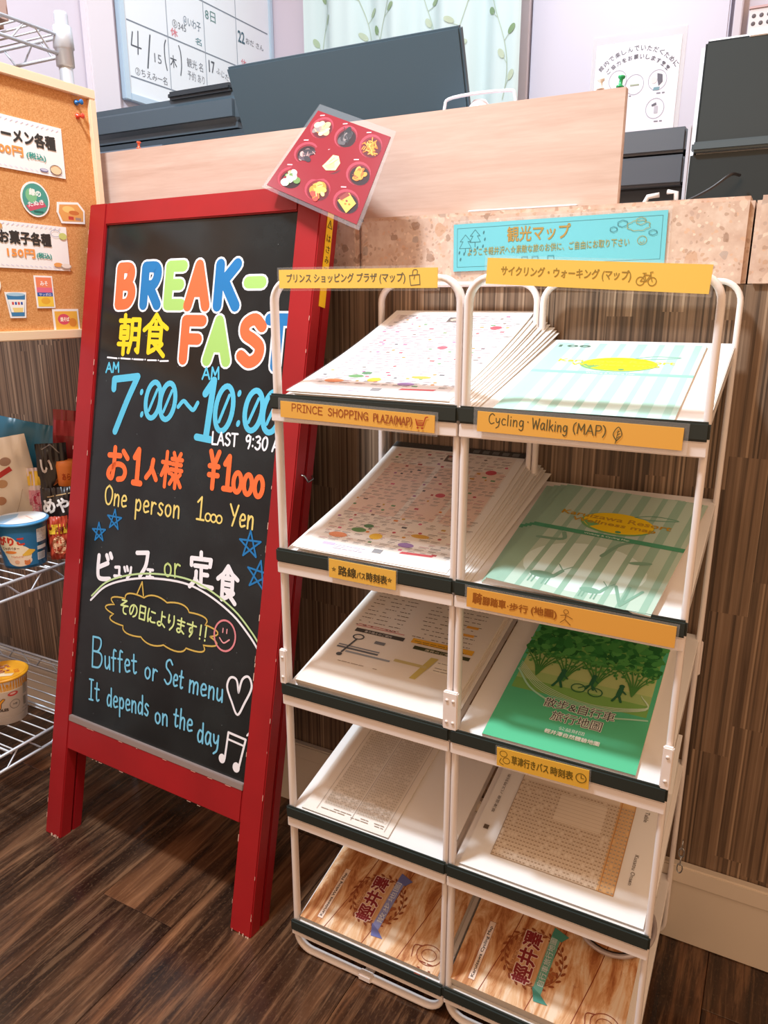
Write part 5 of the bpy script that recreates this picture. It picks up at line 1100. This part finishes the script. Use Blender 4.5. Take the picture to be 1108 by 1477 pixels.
# black register display
rm = thing('register_display', 'glossy black register screen with white edge on the counter at the right', 'display', frame((-.166, 1.285, 1.1875), (1, 0, 0), (.0, .04, .5)))
b = bmesh.new(); box(b, (-.004, .0, -.030), (.335, .236, -.004), .010, seg=3); mk('white_shell', b, mat('shell_white', '#e6e8ee', .35), rm)
bx('black_glass', (.003, .090, -.004), (.330, .229, .002), mat('glass_black', '#2a393f', .08, coat=.5), rm, bev=.003)  # black glass and base carry painted haze as a blue-grey tint
bx('hinge_bar', (.0, .078, -.006), (.33, .092, .010), mat('bar_grey', '#4d5a60', .25), rm, bev=.003)
bx('lower_base', (-.002, .001, -.034), (.334, .080, .000), mat('base_black', '#222d31', .25), rm, bev=.004)
bx('white_tab', (.060, .226, -.006), (.14, .236, .004), mat('tab_white', '#f3f3f6', .4), rm, bev=.001)
b = bmesh.new(); tube(b, catmull([(-.246, 1.27, 1.190), (-.20, 1.25, 1.189), (-.165, 1.24, 1.192), (-.13, 1.235, 1.207), (-.105, 1.24, 1.225), (-.095, 1.27, 1.228)]), .0022, 8); o = mk('power_cable', b, mat('cable_black', '#241f1f', .4)); tag(o, 'black cable looping along the counter in front of the register screen', 'cable')
# clear plastic holder behind board
b = bmesh.new(); tube(b, catmull([(-.62, 1.40, 1.34), (-.617, 1.40, 1.395), (-.600, 1.40, 1.412), (-.50, 1.40, 1.412), (-.482, 1.40, 1.400), (-.478, 1.40, 1.34)]), .003, 8); box(b, (-.625, 1.38, 1.188), (-.43, 1.46, 1.372), .004)
o = mk('clear_holder', b, mat('clear_plastic', '#eceaf2', .2)); tag(o, 'white plastic holder with wire handle just behind the wooden board', 'holder')
b = bmesh.new(); lathe(b, [(0, 0), (.02, 0), (.022, .02), (.012, .034), (.0, .036)], 20, 0, Matrix.Translation((-.556, 1.42, 1.3725))); o = mk('white_figurine', b, mat('porcelain', '#f1e8ea', .3)); tag(o, 'small white rounded ornament on the plastic holder', 'ornament')

# ================================================================ BACK OFFICE
wb = thing('whiteboard', 'monthly planning whiteboard with handwriting on the office side wall', 'whiteboard', frame((-1.6995, 1.6945, 1.607), (0, 1, 0), (0, 0, 1)) @ Matrix.Scale(.944, 4))
bx('board_face', (0, 0, 0), (.70, .50, .010), mat('board_white', '#e6eef4', .25), wb); fm = mat('board_frame', '#bcd2e2', .35)
bx('frame_bar', (-.022, -.02, 0), (0, .52, .018), fm, wb, bev=.002); bx('frame_bar', (.70, -.02, 0), (.718, .52, .018), fm, wb, bev=.002); bx('frame_bar', (0, -.02, 0), (.70, 0, .018), fm, wb, bev=.002); bx('frame_bar', (0, .50, 0), (.70, .52, .018), fm, wb, bev=.002)
P = Print(.0104)
for y in (.045, .190, .335): P.rect(0.01, y, .68, .004, '#7f8a96')
for x in (.175, .345, .510): P.rect(x, .045, .003, .45, '#98a4b0')
P.hand('(', .155, .105, .165, .105, .07, .004, '#5a6068'); P.text('木', .18, .112, .028, .034, '#5a6068', bold=.0004); P.hand(')', .222, .105, .232, .105, .07, .004, '#5a6068')
P.line([(.030, .165), (.022, .130), (.060, .130)], .004, '#5a6068', False); P.line([(.052, .172), (.046, .112)], .004, '#5a6068', False); P.line([(.100, .175), (.082, .085)], .005, '#5a6068', False); P.text('15', .112, .108, .03, .024, '#7a8088')
P.text('②ちえみ一名', .030, .055, .13, .022, '#7a8088'); P.text('観光 名', .255, .130, .075, .026, '#7a8088'); P.text('予約 あり', .255, .095, .080, .026, '#8a9098')
P.text('17', .360, .140, .028, .034, '#5a6068', bold=.0006); P.text('ふじた 2名', .395, .145, .10, .020, '#7a8088', rot=-.2)
P.text('④いわ子', .250, .245, .08, .026, '#6a8090'); P.text('⑤345', .200, .225, .06, .022, '#7a8088'); P.text('名', .300, .205, .03, .02, '#5a8a94'); P.text('休', .190, .200, .03, .022, '#d88a94', bold=.0004); P.text('22', .520, .270, .035, .034, '#4a6a78', bold=.0008); P.text('おだ さん', .562, .275, .10, .018, '#7a8088'); P.text('8日', .355, .29, .05, .03, '#6a9090'); P.text('休', .53, .200, .03, .022, '#d88a94')
P.text('15日(月)', .30, .36, .12, .03, '#8a9098'); P.text('会議', .20, .38, .08, .04, '#8a9098')
P.build('handwriting', wb)

# leaf curtain in front of the back window
cu = thing('leaf_curtain', 'sheer pale aqua curtain with a green leaf vine pattern at the back window', 'curtain', (-1.14, 2.30, 1.2))
def cw(x, y, z=0): return (x, .020 * math.sin(x * 34) + .007 * math.sin(x * 81 + 1) - z, y)
b = bmesh.new(); NX = 150; g = [[b.verts.new(cw(-.375 + .735 * i / NX, y)) for i in range(NX + 1)] for y in (0, .4, .8, 1.3)]
for A, B in zip(g, g[1:]):
    for i in range(NX): f = b.faces.new((A[i], A[i + 1], B[i + 1], B[i])); f.smooth = True
mk('fabric', b, mat('sheer_aqua', '#c9dddd', .8), cu)
P = Print(.0015, warp=cw); rn = random.Random(21)
for vx in (-.28, -.17, -.06, .06, .18, .29):
    pts = []; y = .42
    while y < 1.2: pts.append((vx + .035 * math.sin(y * 11 + vx * 30), y)); y += .03
    P.line(pts, .0022, '#aebfaa'); 
    for q in range(1, len(pts) - 1, 2):
        px, py = pts[q]; s = 1 if q % 4 == 1 else -1; a = rn.uniform(.3, 1.2); ex, ey = px + s * .024 * math.cos(a), py + .024 * math.sin(a)
        P.line([(px, py), (ex, ey)], .0016, '#aebfaa', False); P.ellipse(ex + s * .006, ey + .008, .0145, .0082, rn.choice(['#8fa884', '#a3b99a', '#b6c6ae', '#7f9c74']), a if s > 0 else math.pi - a, 14)
P.build('leaf_print', cu, None, .012)
# white office partition, notice, vent
bx('door_1', (-.775, 2.372, 0), (-.245, 2.398, 1.95), mat('door_white', '#cfccda', .4), bev=.004, kind='structure')
bx('trim_4', (-.235, 2.36, 0), (-.215, 2.40, 2.5), mat('trim_mauve', '#cfc8d2', .5), bev=.002, kind='structure')  # narrow trim in one even pale mauve
no = thing('etiquette_notice', 'clear backed notice with round pictograms on the white office door', 'notice', frame((-.585, 2.3700, 1.475), (1, 0, -.01), (0, 0, 1)))
bx('laminate_sheet', (-.012, -.012, -.0004), (.237, .290, .0006), clear_mat('film_pale', .3), no); bx('sheet', (0, 0, 0), (.225, .268, .0012), mat('notice_paper', '#efedf6', .35), no)
P = Print(.0014)
def arctext(s, cx, cy, r, a0, a1, h, c):
    n = len(s)
    for i, ch in enumerate(s):
        a = a0 + (a1 - a0) * i / (n - 1); P.text(ch, cx + r * math.cos(a) , cy + r * math.sin(a), h, h, c, rot=a - math.pi / 2, bold=.0003)
arctext('館内で楽しんでいただくために', .112, .115, .128, math.radians(138), math.radians(42), .0125, '#6d6a72'); arctext('ご協力をお願いします!!', .112, .115, .108, math.radians(134), math.radians(46), .0110, '#6d6a72')
for (x, y) in ((.065, .175), (.112, .160), (.172, .165), (.065, .105), (.172, .095)): P.ring(x, y, .024, .025, .0014, '#a9a5b2')
P.poly([(.170, .182), (.184, .178), (.186, .160), (.176, .150), (.172, .165)], '#6c6a74'); P.poly([(.164, .148), (.180, .148), (.178, .140), (.162, .140)], '#7fa4b0'); P.ellipse(.163, .166, .008, .009, '#e8e4e4')
P.poly([(.162, .105), (.174, .110), (.176, .104), (.164, .100)], '#6c6a74'); P.rect(.170, .083, .010, .018, '#c4c2cc')
P.dashes(.148, .131, .046, 1, .004, .003, '#8a8792', random.Random(2)); P.dashes(.148, .061, .046, 1, .004, .003, '#8a8792', random.Random(2)); P.dashes(.09, .131, .03, 1, .004, .003, '#8a8792', random.Random(4)); P.rect(.100, .157, .024, .004, '#a9b49c')
P.build('notice_print', no)
vt = thing('vent_panel', 'small white panel with rows of dark holes at the upper right', 'vent', frame((-.200, 2.385, 1.690), (1, 0, 0), (0, 0, 1)))
bx('panel', (0, 0, 0), (.22, .085, .012), mat('vent_white', '#e9e4e6', .5), vt, bev=.002); bx('upper_edge', (0, .085, 0), (.22, .090, .016), mat('vent_pink', '#cfae ae'.replace(' ', ''), .5), vt)
for r in range(4):
    for q in range(11): b = bmesh.new(); lathe(b, [(0, .0009), (.0048, .0009), (.0052, 0)], 12, 0, Matrix.Translation((.012 + q * .0175 , .016 + r * .0175, .012))); mk('vent_hole', b, mat('hole_dark', '#6c666a', .7), vt)
bx('trim_5', (-.70, 2.395, 1.957), (1.5, 2.40, 1.99), mat('rail_blue', '#c4cfe2', .5), kind='structure')
o = bx('wall_sheet', (-1.7975, 1.19, 1.3), (-1.794, 1.19, 1.3), M_PAPER) if False else None
